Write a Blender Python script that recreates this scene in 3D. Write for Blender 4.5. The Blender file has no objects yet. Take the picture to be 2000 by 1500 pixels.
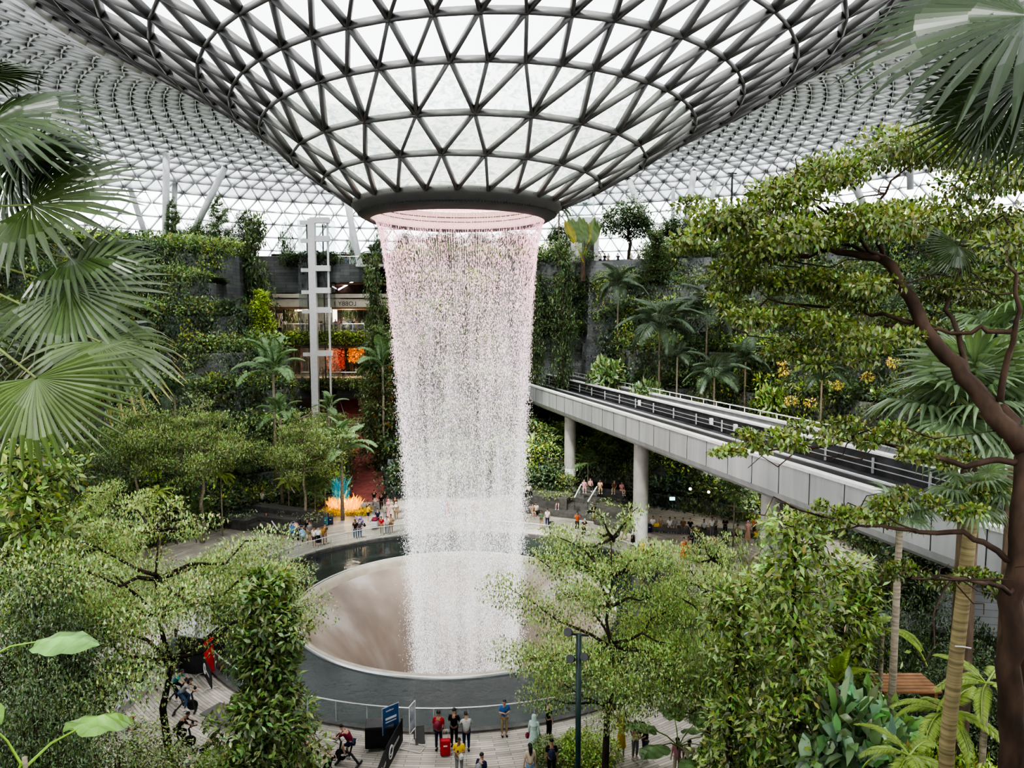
import bpy, math, random
import numpy as np
from mathutils import Vector, Matrix
rnd = random.Random(7)
rng = np.random.default_rng(11)
sc = bpy.context.scene
col = sc.collection
PI = math.pi
# ------------------------------------------------------------------ camera
F, PITCH, CAM = 1452.0, 0.0859, np.array([3.55, -48.0, 18.6])
cd = bpy.data.cameras.new('camera'); cam = bpy.data.objects.new('camera', cd); col.objects.link(cam)
cam.location = CAM; cam.rotation_euler = (PI/2 - PITCH, 0, 0)
cd.sensor_width = 36; cd.lens = 36*F/2000; cd.clip_end = 600; cd.clip_start = .1
sc.camera = cam
CP, SP = math.cos(PITCH), math.sin(PITCH)
def ray(px, py):
    a, b = (px-1000)/F, -(py-750)/F
    return np.array([a, CP + b*SP, -SP + b*CP])
def V(px, py, d):
    r = ray(px, py); return CAM + r*(d/r[1])
def G(px, py, z=0.0):
    r = ray(px, py); return CAM + r*((z-CAM[2])/r[2])
def proj(p):
    q = np.asarray(p)-CAM; d = q[1]*CP - q[2]*SP; u = q[2]*CP + q[1]*SP
    return 1000+F*q[0]/d, 750-F*u/d, d
# ------------------------------------------------------------------ bookkeeping
def tag(o, label=None, cat=None, group=None, kind=None):
    if label: o['label'] = label
    if cat: o['category'] = cat
    if group: o['group'] = group
    if kind: o['kind'] = kind
    return o
def empty(name, loc=(0, 0, 0), rz=0):
    o = bpy.data.objects.new(name, None); col.objects.link(o); o.location = loc; o.rotation_euler = (0, 0, rz)
    o.empty_display_size = .3
    return o
def link(name, me, m=None, parent=None):
    o = bpy.data.objects.new(name, me); col.objects.link(o)
    if m is not None and not me.materials: me.materials.append(m)
    if parent is not None: o.parent = parent
    return o
def mesh_np(name, v, faces_idx, n_per, cols=None, smooth=False):
    """v (N,3); faces_idx (M,n_per)"""
    me = bpy.data.meshes.new(name)
    v = np.asarray(v, dtype=np.float32); f = np.asarray(faces_idx, dtype=np.int32)
    me.vertices.add(len(v)); me.vertices.foreach_set('co', v.ravel())
    me.loops.add(f.size); me.loops.foreach_set('vertex_index', f.ravel())
    me.polygons.add(len(f)); me.polygons.foreach_set('loop_start', np.arange(len(f), dtype=np.int32)*n_per)
    me.polygons.foreach_set('loop_total', np.full(len(f), n_per, dtype=np.int32))
    if smooth: me.polygons.foreach_set('use_smooth', np.ones(len(f), dtype=bool))
    if cols is not None:
        a = me.color_attributes.new('col', 'FLOAT_COLOR', 'POINT')
        c = np.ones((len(v), 4), dtype=np.float32); c[:, :3] = cols
        a.data.foreach_set('color', c.ravel())
    me.update(calc_edges=True); return me
class MB:
    """collects boxes, tubes and lathes into one mesh"""
    def __init__(s): s.v = []; s.f = []; s.c = []
    def add(s, v, f, c=None):
        b = len(s.v); s.v += [tuple(map(float, p)) for p in v]; s.f += [tuple(i+b for i in q) for q in f]
        s.c += [c or (1, 1, 1)]*len(v); return s
    def box(s, c, d, rz=0, rx=0, ry=0, col=None, M=None):
        h = [x/2 for x in d]; R = Matrix.Rotation(rz, 3, 'Z') @ Matrix.Rotation(ry, 3, 'Y') @ Matrix.Rotation(rx, 3, 'X')
        if M is not None: R = M
        vs = [Vector(c) + R @ Vector((x*h[0], y*h[1], z*h[2])) for x in (-1, 1) for y in (-1, 1) for z in (-1, 1)]
        return s.add(vs, [(0, 1, 3, 2), (4, 6, 7, 5), (0, 4, 5, 1), (2, 3, 7, 6), (0, 2, 6, 4), (1, 5, 7, 3)], col)
    def bar(s, a, b, w, t=None, col=None, up=(0, 0, 1)):
        a = Vector(a); b = Vector(b); d = b-a; L = d.length
        if L < 1e-6: return s
        d.normalize(); x = d.cross(Vector(up))
        if x.length < 1e-3: x = d.cross(Vector((1, 0, 0)))
        x.normalize(); z = x.cross(d); M = Matrix((x, d, z)).transposed()
        return s.box((a+b)/2, (w, L, t or w), M=M, col=col)
    def tube(s, pts, rad, n=8, cap=True, col=None):
        pts = [Vector(p) for p in pts]
        if not hasattr(rad, '__len__'): rad = [rad]*len(pts)
        vs = []; fs = []; px = None
        for i, p in enumerate(pts):
            d = (pts[min(i+1, len(pts)-1)] - pts[max(i-1, 0)])
            if d.length < 1e-9: d = Vector((0, 0, 1))
            d.normalize()
            if px is None:
                px = d.cross(Vector((0, 0, 1)))
                if px.length < .05: px = d.cross(Vector((1, 0, 0)))
            x = px - d*px.dot(d)
            if x.length < 1e-4: x = d.orthogonal()
            x.normalize(); px = x; y = d.cross(x)
            for k in range(n):
                a = 2*PI*k/n; vs.append(p + (x*math.cos(a)+y*math.sin(a))*rad[i])
        for i in range(len(pts)-1):
            for k in range(n):
                fs.append((i*n+k, i*n+(k+1) % n, (i+1)*n+(k+1) % n, (i+1)*n+k))
        if cap: fs += [tuple(range(n))[::-1], tuple((len(pts)-1)*n+k for k in range(n))]
        return s.add(vs, fs, col)
    def lathe(s, prof, n=24, c=(0, 0, 0), a0=0, a1=2*PI, col=None, sx=1, sy=1):
        full = abs(a1-a0-2*PI) < 1e-6; m = n if full else n+1
        vs = []; fs = []
        for r, z in prof:
            for k in range(m):
                a = a0+(a1-a0)*k/n; vs.append((c[0]+sx*r*math.cos(a), c[1]+sy*r*math.sin(a), c[2]+z))
        for i in range(len(prof)-1):
            for k in range(n):
                k2 = (k+1) % m
                fs.append((i*m+k, i*m+k2, (i+1)*m+k2, (i+1)*m+k))
        return s.add(vs, fs, col)
    def mesh(s, name, smooth=False, colors=False):
        me = bpy.data.meshes.new(name); me.from_pydata(s.v, [], s.f)
        if smooth: me.polygons.foreach_set('use_smooth', [True]*len(me.polygons))
        if colors:
            a = me.color_attributes.new('col', 'FLOAT_COLOR', 'POINT')
            a.data.foreach_set('color', [x for c in s.c for x in (*c, 1)])
        me.update(); return me
    def build(s, name, m, parent=None, smooth=False, colors=False, bevel=0):
        o = link(name, s.mesh(name, smooth, colors), m, parent)
        if bevel:
            b = o.modifiers.new('bevel', 'BEVEL'); b.width = bevel; b.segments = 2; b.limit_method = 'ANGLE'
        return o
# ------------------------------------------------------------------ materials
def nodes(name):
    m = bpy.data.materials.new(name); m.use_nodes = True; t = m.node_tree; t.nodes.clear()
    out = t.nodes.new('ShaderNodeOutputMaterial'); return m, t, out
def N(t, typ, **kw):
    n = t.nodes.new(typ)
    for k, v in kw.items():
        if k.startswith('_'): setattr(n, k[1:], v)
        else: n.inputs[k.replace('_', ' ')].default_value = v
    return n
def mat(name, c, rough=.6, spec=.5, var=.15, scale=4, metal=0, bump=0, bscale=30, emit=None, es=0, stretch=None, objcol=False, attr=False, c2=None):
    m, t, out = nodes(name)
    b = N(t, 'ShaderNodeBsdfPrincipled', Roughness=rough, Metallic=metal); b.inputs['Specular IOR Level'].default_value = spec
    tc = N(t, 'ShaderNodeTexCoord'); mp = N(t, 'ShaderNodeMapping')
    if stretch: mp.inputs['Scale'].default_value = stretch
    t.links.new(tc.outputs['Object'], mp.inputs[0])
    nz = N(t, 'ShaderNodeTexNoise', Scale=scale, Detail=3.0); t.links.new(mp.outputs[0], nz.inputs['Vector'])
    mx = N(t, 'ShaderNodeMix', _data_type='RGBA')
    c = tuple(c)+(1,) if len(c) == 3 else c
    lo = tuple(max(0, x*(1-var)) for x in c[:3])+(1,); hi = tuple(min(1, x*(1+var)) for x in c[:3])+(1,)
    if c2: hi = tuple(c2)+(1,)
    rp = N(t, 'ShaderNodeMapRange'); rp.inputs['From Min'].default_value = .35; rp.inputs['From Max'].default_value = .65
    t.links.new(nz.outputs[0], rp.inputs[0]); t.links.new(rp.outputs[0], mx.inputs['Factor'])
    mx.inputs[6].default_value = lo; mx.inputs[7].default_value = hi
    src = mx.outputs[2]
    if objcol or attr:
        ml = N(t, 'ShaderNodeMix', _data_type='RGBA', _blend_type='MULTIPLY'); ml.inputs['Factor'].default_value = 1
        t.links.new(src, ml.inputs[6])
        if objcol: oi = N(t, 'ShaderNodeObjectInfo'); t.links.new(oi.outputs['Color'], ml.inputs[7])
        else: at = N(t, 'ShaderNodeAttribute', _attribute_name='col'); t.links.new(at.outputs['Color'], ml.inputs[7])
        src = ml.outputs[2]
    t.links.new(src, b.inputs['Base Color'])
    if bump:
        bn = N(t, 'ShaderNodeTexNoise', Scale=bscale, Detail=4.0); t.links.new(mp.outputs[0], bn.inputs['Vector'])
        bp = N(t, 'ShaderNodeBump', Strength=bump); t.links.new(bn.outputs[0], bp.inputs['Height']); t.links.new(bp.outputs[0], b.inputs['Normal'])
    if emit: b.inputs['Emission Color'].default_value = tuple(emit)+(1,); b.inputs['Emission Strength'].default_value = es
    t.links.new(b.outputs[0], out.inputs[0]); return m
def leafmat(name, rough=.42, trans=.3, spec=.5, gain=1.0):
    m, t, out = nodes(name)
    at = N(t, 'ShaderNodeAttribute', _attribute_name='col')
    oi = N(t, 'ShaderNodeObjectInfo')
    ml = N(t, 'ShaderNodeMix', _data_type='RGBA', _blend_type='MULTIPLY'); ml.inputs['Factor'].default_value = 1
    t.links.new(at.outputs['Color'], ml.inputs[6]); t.links.new(oi.outputs['Color'], ml.inputs[7])
    tc = N(t, 'ShaderNodeTexCoord'); nz = N(t, 'ShaderNodeTexNoise', Scale=1.3, Detail=2.0); t.links.new(tc.outputs['Object'], nz.inputs['Vector'])
    rp = N(t, 'ShaderNodeMapRange'); rp.inputs['From Min'].default_value = .3; rp.inputs['From Max'].default_value = .7
    rp.inputs['To Min'].default_value = .72*gain; rp.inputs['To Max'].default_value = 1.25*gain
    t.links.new(nz.outputs[0], rp.inputs[0])
    sc_ = N(t, 'ShaderNodeVectorMath', _operation='SCALE'); t.links.new(ml.outputs[2], sc_.inputs[0]); t.links.new(rp.outputs[0], sc_.inputs['Scale'])
    b = N(t, 'ShaderNodeBsdfPrincipled', Roughness=rough); b.inputs['Specular IOR Level'].default_value = spec
    tr = N(t, 'ShaderNodeBsdfTranslucent'); mx = N(t, 'ShaderNodeMixShader'); mx.inputs[0].default_value = trans
    yl = N(t, 'ShaderNodeVectorMath', _operation='MULTIPLY'); yl.inputs[1].default_value = (1.5, 1.5, .7); t.links.new(sc_.outputs[0], yl.inputs[0])
    t.links.new(sc_.outputs[0], b.inputs['Base Color']); t.links.new(yl.outputs[0], tr.inputs['Color'])
    t.links.new(b.outputs[0], mx.inputs[1]); t.links.new(tr.outputs[0], mx.inputs[2]); t.links.new(mx.outputs[0], out.inputs[0])
    return m
M = {}
M['leaf'] = leafmat('leaf_green', rough=.36, spec=.65, gain=1.35)
M['gloss_leaf'] = leafmat('glossy_leaf', rough=.26, trans=.22, spec=.8, gain=1.1)
M['palm_leaf'] = leafmat('palm_leaf', rough=.33, trans=.25, spec=.65, gain=1.15)
M['bark'] = mat('bark', (.12, .085, .06), .85, .2, .35, 6, bump=.4, bscale=25, stretch=(1, 1, .25))
M['bark_pale'] = mat('pale_bark', (.30, .25, .19), .8, .2, .3, 8, bump=.4, bscale=20, stretch=(.6, .6, 3))
M['bark_dark'] = mat('dark_bark', (.05, .036, .028), .85, .25, .35, 6, bump=.5, bscale=25, stretch=(1, 1, .25))
M['steel'] = mat('grey_painted_steel', (.115, .112, .11), .5, .4, .08, 1.5)
M['steel_w'] = mat('pale_steel', (.80, .81, .82), .45, .4, .06, 1.5)  # outer lattice: funnel's paint with light and far haze put into the colour
M['collar'] = mat('collar_grey', (.06, .058, .055), .5, .4, .12, .6)
M['white'] = mat('white_paint', (.78, .78, .77), .5, .4, .05, 3)
M['rail'] = mat('brushed_steel_rail', (.68, .68, .68), .3, .5, .05, 5, metal=.6)
M['darkrail'] = mat('dark_metal', (.035, .037, .04), .45, .5, .2, 5)
M['black'] = mat('black_cloth', (.012, .012, .014), .6, .4, .3, 6, bump=.1)
M['deck'] = mat('track_deck', (.05, .05, .052), .55, .5, .4, 1.2, bump=.2)
M['girder'] = mat('girder_concrete', (.40, .405, .40), .65, .3, .10, .5, stretch=(3, 3, .3))
M['cap'] = mat('pale_concrete_cap', (.72, .71, .69), .6, .3, .1, 1.5)
M['pillar'] = mat('pillar_concrete', (.40, .385, .36), .65, .3, .1, 1)
M['soil'] = mat('dark_soil', (.03, .026, .02), .95, .1, .4, 3, bump=.5)
M['wood'] = mat('warm_wood', (.30, .15, .07), .5, .4, .25, 3, stretch=(1, 1, 8))
M['cream'] = mat('cream_fascia', (.60, .53, .43), .5, .4, .05, 2)
M['darkroom'] = mat('dark_interior', (.05, .035, .03), .8, .2, .4, 2)
M['redfloor'] = mat('red_carpet', (.27, .085, .075), .85, .2, .18, 2, bump=.1)
M['redlight'] = mat('red_display', (.38, .07, .05), .6, .3, .4, 3, emit=(.9, .2, .12), es=.03)
M['orangelit'] = mat('golden_lit_vines', (.55, .25, .05), .7, .3, .6, 6, emit=(1, .40, .06), es=.10, attr=True)
M['skin'] = mat('skin', (1, 1, 1), .5, .4, .04, 6, objcol=True)
M['cloth'] = mat('clothing', (1, 1, 1), .8, .2, .12, 14, objcol=True)
M['hair'] = mat('hair', (1, 1, 1), .45, .5, .2, 30, objcol=True)
M['paint'] = mat('painted_surface', (1, 1, 1), .5, .4, .06, 5, objcol=True)
M['attr'] = mat('coloured_surface', (1, 1, 1), .5, .4, .06, 5, attr=True)
def brickmat(name, c1, c2, mort, scale, bw, bh, rough=.6, spec=.4, polar=None, bump=.3):
    m, t, out = nodes(name)
    b = N(t, 'ShaderNodeBsdfPrincipled', Roughness=rough); b.inputs['Specular IOR Level'].default_value = spec
    tc = N(t, 'ShaderNodeTexCoord'); vec = tc.outputs['Object']
    if polar:
        g = N(t, 'ShaderNodeSeparateXYZ'); t.links.new(vec, g.inputs[0])
        at2 = N(t, 'ShaderNodeMath', _operation='ARCTAN2'); t.links.new(g.outputs[1], at2.inputs[0]); t.links.new(g.outputs[0], at2.inputs[1])
        ml = N(t, 'ShaderNodeMath', _operation='MULTIPLY'); ml.inputs[1].default_value = polar; t.links.new(at2.outputs[0], ml.inputs[0])
        cb = N(t, 'ShaderNodeCombineXYZ'); t.links.new(ml.outputs[0], cb.inputs[0])
        if polar == 34:    # walls: height is the second axis
            t.links.new(g.outputs[2], cb.inputs[1])
        else:
            ln = N(t, 'ShaderNodeVectorMath', _operation='LENGTH')
            c2_ = N(t, 'ShaderNodeCombineXYZ'); t.links.new(g.outputs[0], c2_.inputs[0]); t.links.new(g.outputs[1], c2_.inputs[1])
            t.links.new(c2_.outputs[0], ln.inputs[0]); t.links.new(ln.outputs['Value'], cb.inputs[1])
        vec = cb.outputs[0]
    br = N(t, 'ShaderNodeTexBrick', Scale=scale); t.links.new(vec, br.inputs['Vector'])
    br.inputs['Color1'].default_value = (*c1, 1); br.inputs['Color2'].default_value = (*c2, 1); br.inputs['Mortar'].default_value = (*mort, 1)
    br.inputs['Brick Width'].default_value = bw; br.inputs['Row Height'].default_value = bh; br.inputs['Mortar Size'].default_value = .012; br.inputs['Bias'].default_value = 0
    nz = N(t, 'ShaderNodeTexNoise', Scale=.35, Detail=5.0); t.links.new(tc.outputs['Object'], nz.inputs['Vector'])
    rp = N(t, 'ShaderNodeMapRange'); rp.inputs['From Min'].default_value = .3; rp.inputs['From Max'].default_value = .7; rp.inputs['To Min'].default_value = .65; rp.inputs['To Max'].default_value = 1.2
    t.links.new(nz.outputs[0], rp.inputs[0])
    s = N(t, 'ShaderNodeVectorMath', _operation='SCALE'); t.links.new(br.outputs[0], s.inputs[0]); t.links.new(rp.outputs[0], s.inputs['Scale'])
    t.links.new(s.outputs[0], b.inputs['Base Color'])
    bp = N(t, 'ShaderNodeBump', Strength=bump); bp.inputs['Distance'].default_value = .02; t.links.new(br.outputs[0], bp.inputs['Height']); t.links.new(bp.outputs[0], b.inputs['Normal'])
    t.links.new(b.outputs[0], out.inputs[0]); return m
M['plaza'] = brickmat('plank_paving', (.60, .55, .48), (.36, .33, .285), (.17, .15, .13), 1, 1.3, .16, .5, .4, polar=18)
M['stone'] = brickmat('dark_stone_blocks', (.20, .205, .20), (.13, .137, .137), (.06, .06, .06), 1, 1.5, .42, .7, .3, polar=34)
M['steps'] = mat('dark_granite', (.10, .095, .09), .45, .5, .25, 3)
def glassmat(name, tint, milk, fac, ripple=False):
    m, t, out = nodes(name)
    tr = N(t, 'ShaderNodeBsdfTransparent'); tr.inputs[0].default_value = (*tint, 1)
    tl = N(t, 'ShaderNodeBsdfTranslucent'); tl.inputs[0].default_value = (*milk, 1)
    df = N(t, 'ShaderNodeBsdfDiffuse'); df.inputs[0].default_value = (*milk, 1)
    m1 = N(t, 'ShaderNodeMixShader'); m1.inputs[0].default_value = .35; t.links.new(tl.outputs[0], m1.inputs[1]); t.links.new(df.outputs[0], m1.inputs[2])
    m2 = N(t, 'ShaderNodeMixShader'); m2.inputs[0].default_value = fac
    t.links.new(tr.outputs[0], m2.inputs[1]); t.links.new(m1.outputs[0], m2.inputs[2])
    gl = N(t, 'ShaderNodeBsdfGlossy', Roughness=.05); fr = N(t, 'ShaderNodeFresnel', IOR=1.35)
    m3 = N(t, 'ShaderNodeMixShader'); sc2 = N(t, 'ShaderNodeMath', _operation='MULTIPLY'); sc2.inputs[1].default_value = .6
    t.links.new(fr.outputs[0], sc2.inputs[0]); t.links.new(sc2.outputs[0], m3.inputs[0]); t.links.new(m2.outputs[0], m3.inputs[1]); t.links.new(gl.outputs[0], m3.inputs[2])
    if ripple:
        tc = N(t, 'ShaderNodeTexCoord'); mp = N(t, 'ShaderNodeMapping'); mp.inputs['Scale'].default_value = (1, 1, 1.6); t.links.new(tc.outputs['Object'], mp.inputs[0])
        nz = N(t, 'ShaderNodeTexNoise', Scale=2.6, Detail=4.0, Distortion=1.4); t.links.new(mp.outputs[0], nz.inputs['Vector'])
        cr = N(t, 'ShaderNodeValToRGB'); cr.color_ramp.elements[0].position = .40; cr.color_ramp.elements[0].color = (.36, .44, .40, 1)
        cr.color_ramp.elements[1].position = .56; cr.color_ramp.elements[1].color = (.66, .68, .63, 1)
        e = cr.color_ramp.elements.new(.48); e.color = (.55, .60, .56, 1)
        t.links.new(nz.outputs[0], cr.inputs[0]); t.links.new(cr.outputs[0], tr.inputs[0]); t.links.new(cr.outputs[0], tl.inputs[0])
    t.links.new(m3.outputs[0], out.inputs[0]); return m
M['pane'] = glassmat('roof_glass', (.86, .88, .90), (.27, .285, .30), .80)
M['pane_clear'] = glassmat('clear_roof_glass', (.70, .72, .73), (.5, .53, .54), .15)
M['pane_wet'] = glassmat('wet_roof_glass', (.9, .93, .9), (.85, .88, .84), .30, ripple=True)
M['pane_side'] = glassmat('side_roof_glass', (.93, .95, .96), (.8, .84, .85), .10)
M['balus'] = glassmat('balustrade_glass', (.86, .91, .90), (.6, .66, .65), .10)
def watermat():
    m, t, out = nodes('dark_pool_water')
    b = N(t, 'ShaderNodeBsdfPrincipled', Roughness=.06); b.inputs['Base Color'].default_value = (.030, .038, .036, 1); b.inputs['Specular IOR Level'].default_value = .5; b.inputs['IOR'].default_value = 1.45
    tc = N(t, 'ShaderNodeTexCoord')
    n1 = N(t, 'ShaderNodeTexNoise', Scale=1.6, Detail=4.0, Distortion=.6); n2 = N(t, 'ShaderNodeTexNoise', Scale=9, Detail=2.0)
    t.links.new(tc.outputs['Object'], n1.inputs['Vector']); t.links.new(tc.outputs['Object'], n2.inputs['Vector'])
    ad = N(t, 'ShaderNodeMath', _operation='MULTIPLY_ADD'); ad.inputs[1].default_value = .25; t.links.new(n2.outputs[0], ad.inputs[0]); t.links.new(n1.outputs[0], ad.inputs[2])
    bp = N(t, 'ShaderNodeBump', Strength=.12); bp.inputs['Distance'].default_value = .10; t.links.new(ad.outputs[0], bp.inputs['Height']); t.links.new(bp.outputs[0], b.inputs['Normal'])
    t.links.new(b.outputs[0], out.inputs[0]); return m
M['water'] = watermat()
def bowlmat():
    m, t, out = nodes('wet_brown_bowl')
    b = N(t, 'ShaderNodeBsdfPrincipled', Roughness=.28); b.inputs['Specular IOR Level'].default_value = .7
    tc = N(t, 'ShaderNodeTexCoord'); mp = N(t, 'ShaderNodeMapping'); mp.inputs['Scale'].default_value = (1, 1, .25); t.links.new(tc.outputs['Object'], mp.inputs[0])
    nz = N(t, 'ShaderNodeTexNoise', Scale=.28, Detail=5.0); t.links.new(mp.outputs[0], nz.inputs['Vector'])
    cr = N(t, 'ShaderNodeValToRGB'); cr.color_ramp.elements[0].position = .35; cr.color_ramp.elements[0].color = (.23, .185, .155, 1)
    cr.color_ramp.elements[1].position = .65; cr.color_ramp.elements[1].color = (.48, .44, .40, 1)
    e = cr.color_ramp.elements.new(.5); e.color = (.33, .265, .22, 1)
    t.links.new(nz.outputs[0], cr.inputs[0]); t.links.new(cr.outputs[0], b.inputs['Base Color'])
    n2 = N(t, 'ShaderNodeTexNoise', Scale=14, Detail=3.0); t.links.new(mp.outputs[0], n2.inputs['Vector'])
    bp = N(t, 'ShaderNodeBump', Strength=.35); bp.inputs['Distance'].default_value = .05; t.links.new(n2.outputs[0], bp.inputs['Height']); t.links.new(bp.outputs[0], b.inputs['Normal'])
    t.links.new(b.outputs[0], out.inputs[0]); return m
M['bowl'] = bowlmat()
M['rim'] = mat('tan_bowl_rim', (.46, .42, .34), .3, .6, .12, 1.2)
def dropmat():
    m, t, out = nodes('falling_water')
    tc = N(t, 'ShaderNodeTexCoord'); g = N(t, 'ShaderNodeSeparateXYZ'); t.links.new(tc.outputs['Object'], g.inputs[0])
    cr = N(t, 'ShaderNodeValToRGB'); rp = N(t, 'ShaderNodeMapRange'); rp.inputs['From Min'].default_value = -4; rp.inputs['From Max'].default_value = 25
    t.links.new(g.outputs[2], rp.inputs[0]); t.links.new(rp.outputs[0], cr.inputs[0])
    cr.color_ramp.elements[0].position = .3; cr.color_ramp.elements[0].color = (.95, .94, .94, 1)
    cr.color_ramp.elements[1].position = .97; cr.color_ramp.elements[1].color = (1, .70, .76, 1)  # pink light on the upper fall is put into the drop colour
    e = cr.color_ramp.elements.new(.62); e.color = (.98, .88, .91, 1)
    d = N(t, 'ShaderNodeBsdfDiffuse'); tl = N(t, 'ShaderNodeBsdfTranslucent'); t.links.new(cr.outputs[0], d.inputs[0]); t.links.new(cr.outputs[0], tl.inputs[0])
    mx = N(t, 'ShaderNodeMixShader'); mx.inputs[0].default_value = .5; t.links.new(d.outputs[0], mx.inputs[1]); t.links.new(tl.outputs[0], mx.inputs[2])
    em = N(t, 'ShaderNodeEmission', Strength=.22); t.links.new(cr.outputs[0], em.inputs[0])  # glow added to the drops so the water looks brighter
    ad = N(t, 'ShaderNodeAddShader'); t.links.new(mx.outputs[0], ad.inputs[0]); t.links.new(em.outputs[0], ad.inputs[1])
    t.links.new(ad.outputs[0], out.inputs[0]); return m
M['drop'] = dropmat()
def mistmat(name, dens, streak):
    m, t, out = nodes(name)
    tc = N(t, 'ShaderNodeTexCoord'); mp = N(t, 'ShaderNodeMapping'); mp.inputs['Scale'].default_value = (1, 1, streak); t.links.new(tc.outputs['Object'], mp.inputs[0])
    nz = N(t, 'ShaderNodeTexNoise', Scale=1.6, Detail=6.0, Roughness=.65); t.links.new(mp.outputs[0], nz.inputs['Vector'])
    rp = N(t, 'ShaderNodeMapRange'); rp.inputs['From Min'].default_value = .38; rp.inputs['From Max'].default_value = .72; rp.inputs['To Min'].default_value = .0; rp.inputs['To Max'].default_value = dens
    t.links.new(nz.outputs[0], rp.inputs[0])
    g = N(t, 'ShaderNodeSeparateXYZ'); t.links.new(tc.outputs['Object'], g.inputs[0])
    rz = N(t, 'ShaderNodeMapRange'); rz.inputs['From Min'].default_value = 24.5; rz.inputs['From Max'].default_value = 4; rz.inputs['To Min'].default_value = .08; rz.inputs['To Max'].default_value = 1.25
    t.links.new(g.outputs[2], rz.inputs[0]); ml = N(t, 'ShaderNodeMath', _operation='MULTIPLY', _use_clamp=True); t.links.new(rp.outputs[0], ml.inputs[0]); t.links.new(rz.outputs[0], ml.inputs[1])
    tr = N(t, 'ShaderNodeBsdfTransparent'); em = N(t, 'ShaderNodeEmission', Strength=.22); d = N(t, 'ShaderNodeBsdfDiffuse'); d.inputs[0].default_value = (.95, .93, .93, 1); tl = N(t, 'ShaderNodeBsdfTranslucent'); tl.inputs[0].default_value = (.95, .93, .93, 1)  # emission added to brighten the mist
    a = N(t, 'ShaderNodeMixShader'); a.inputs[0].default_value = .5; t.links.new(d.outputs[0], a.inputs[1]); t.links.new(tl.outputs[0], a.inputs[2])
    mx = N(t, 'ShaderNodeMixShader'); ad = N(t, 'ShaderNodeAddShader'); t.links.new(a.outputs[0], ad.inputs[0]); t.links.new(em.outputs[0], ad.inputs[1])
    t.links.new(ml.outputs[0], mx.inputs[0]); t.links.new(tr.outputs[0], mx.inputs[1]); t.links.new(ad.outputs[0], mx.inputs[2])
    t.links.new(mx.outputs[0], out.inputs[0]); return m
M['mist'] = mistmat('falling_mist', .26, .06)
# ------------------------------------------------------------------ light
w = bpy.data.worlds.new('overcast_sky'); sc.world = w; w.use_nodes = True
nt = w.node_tree; nt.nodes.clear(); wo = nt.nodes.new('ShaderNodeOutputWorld'); bg = nt.nodes.new('ShaderNodeBackground')
tc = nt.nodes.new('ShaderNodeTexCoord'); nz = nt.nodes.new('ShaderNodeTexNoise'); nz.inputs['Scale'].default_value = 2.2; nz.inputs['Detail'].default_value = 4
cr = nt.nodes.new('ShaderNodeValToRGB'); cr.color_ramp.elements[0].color = (.90, .925, .96, 1); cr.color_ramp.elements[1].color = (1, 1, .985, 1)
cr.color_ramp.elements[0].position = .35; cr.color_ramp.elements[1].position = .65
nt.links.new(tc.outputs['Generated'], nz.inputs['Vector']); nt.links.new(nz.outputs[0], cr.inputs[0]); nt.links.new(cr.outputs[0], bg.inputs[0]); nt.links.new(bg.outputs[0], wo.inputs[0])
bg.inputs[1].default_value = 2.6
sd = bpy.data.lights.new('sun', 'SUN'); sd.energy = 6.5; sd.angle = math.radians(6); sd.color = (1, .97, .92)
so = bpy.data.objects.new('sun', sd); col.objects.link(so); so.rotation_euler = (math.radians(28), math.radians(-12), 0)
pd = bpy.data.lights.new('pink_wash', 'AREA'); pd.shape = 'DISK'; pd.size = 8; pd.energy = 700; pd.color = (1, .62, .66)
po = bpy.data.objects.new('pink_wash', pd); col.objects.link(po); po.location = (.3, 0, 27.5)
sc.view_settings.view_transform = 'AgX'; sc.view_settings.look = 'AgX - High Contrast'; sc.view_settings.exposure = 0.85; sc.view_settings.gamma = 1.0
cy = sc.cycles; cy.max_bounces = 3; cy.diffuse_bounces = 2; cy.glossy_bounces = 2; cy.transmission_bounces = 2; cy.transparent_max_bounces = 14
cy.use_adaptive_sampling = True; cy.adaptive_threshold = .09; cy.adaptive_min_samples = 10; cy.use_denoising = True; cy.caustics_reflective = False; cy.caustics_refractive = False; cy.sample_clamp_indirect = 4
try: cy.denoiser = 'OPENIMAGEDENOISE'
except Exception: pass
# ------------------------------------------------------------------ roof
XS = [(6.5, 25.9), (8.58, 27.08), (10.79, 28.44), (13.03, 30.1), (15.14, 31.35), (17.31, 32.6)]
_pp = XS + [(19.6, 33.95), (22, 35.3), (24.5, 36.7), (27, 38.0), (29.6, 39.3), (32.2, 40.4), (34.8, 41.4), (37.5, 42.3), (40.2, 43.0), (43, 43.6), (46, 44.1), (50, 44.6), (58, 45.2), (66, 45.4), (74, 45.1), (79.5, 44.2), (84, 42.4), (87.5, 39.4), (90, 35.2), (91.6, 30.2), (92.6, 23.6)]
_a = np.array(_pp[9:]); _s = np.concatenate([[0], np.cumsum(np.linalg.norm(np.diff(_a, axis=0), axis=1))]); _q = np.linspace(0, _s[-1], 35)
prof = _pp[:9] + list(zip(np.interp(_q, _s, _a[:, 0]), np.interp(_q, _s, _a[:, 1])))
KW = next(k for k in range(20, len(prof)) if prof[k][1] < 42.0)
def ringpt(k, a):
    R, z = prof[k]; u = min(1, max(0, (R-6.5)/11.)); x0 = .1 + 2.7*u**1.2; sx = .035*u if R > 9 else 0
    x = x0 + R*np.cos(a); y = R*np.sin(a)
    zz = z + sx*R*np.cos(a) - (.035*R*np.sin(a) if R > 7 else 0)
    if R > 17.4: zz = zz + .035*min(R-17.3, 40)*np.sin(a)*.9 - sx*(R-17.3)*np.cos(a)*.8
    return np.stack([x, y, zz], -1)
cnt = [24, 24, 24, 48, 48, 48, 48, 48] + [96]*9 + [192]*(len(prof)-17)
rings = []; off = 0
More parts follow.
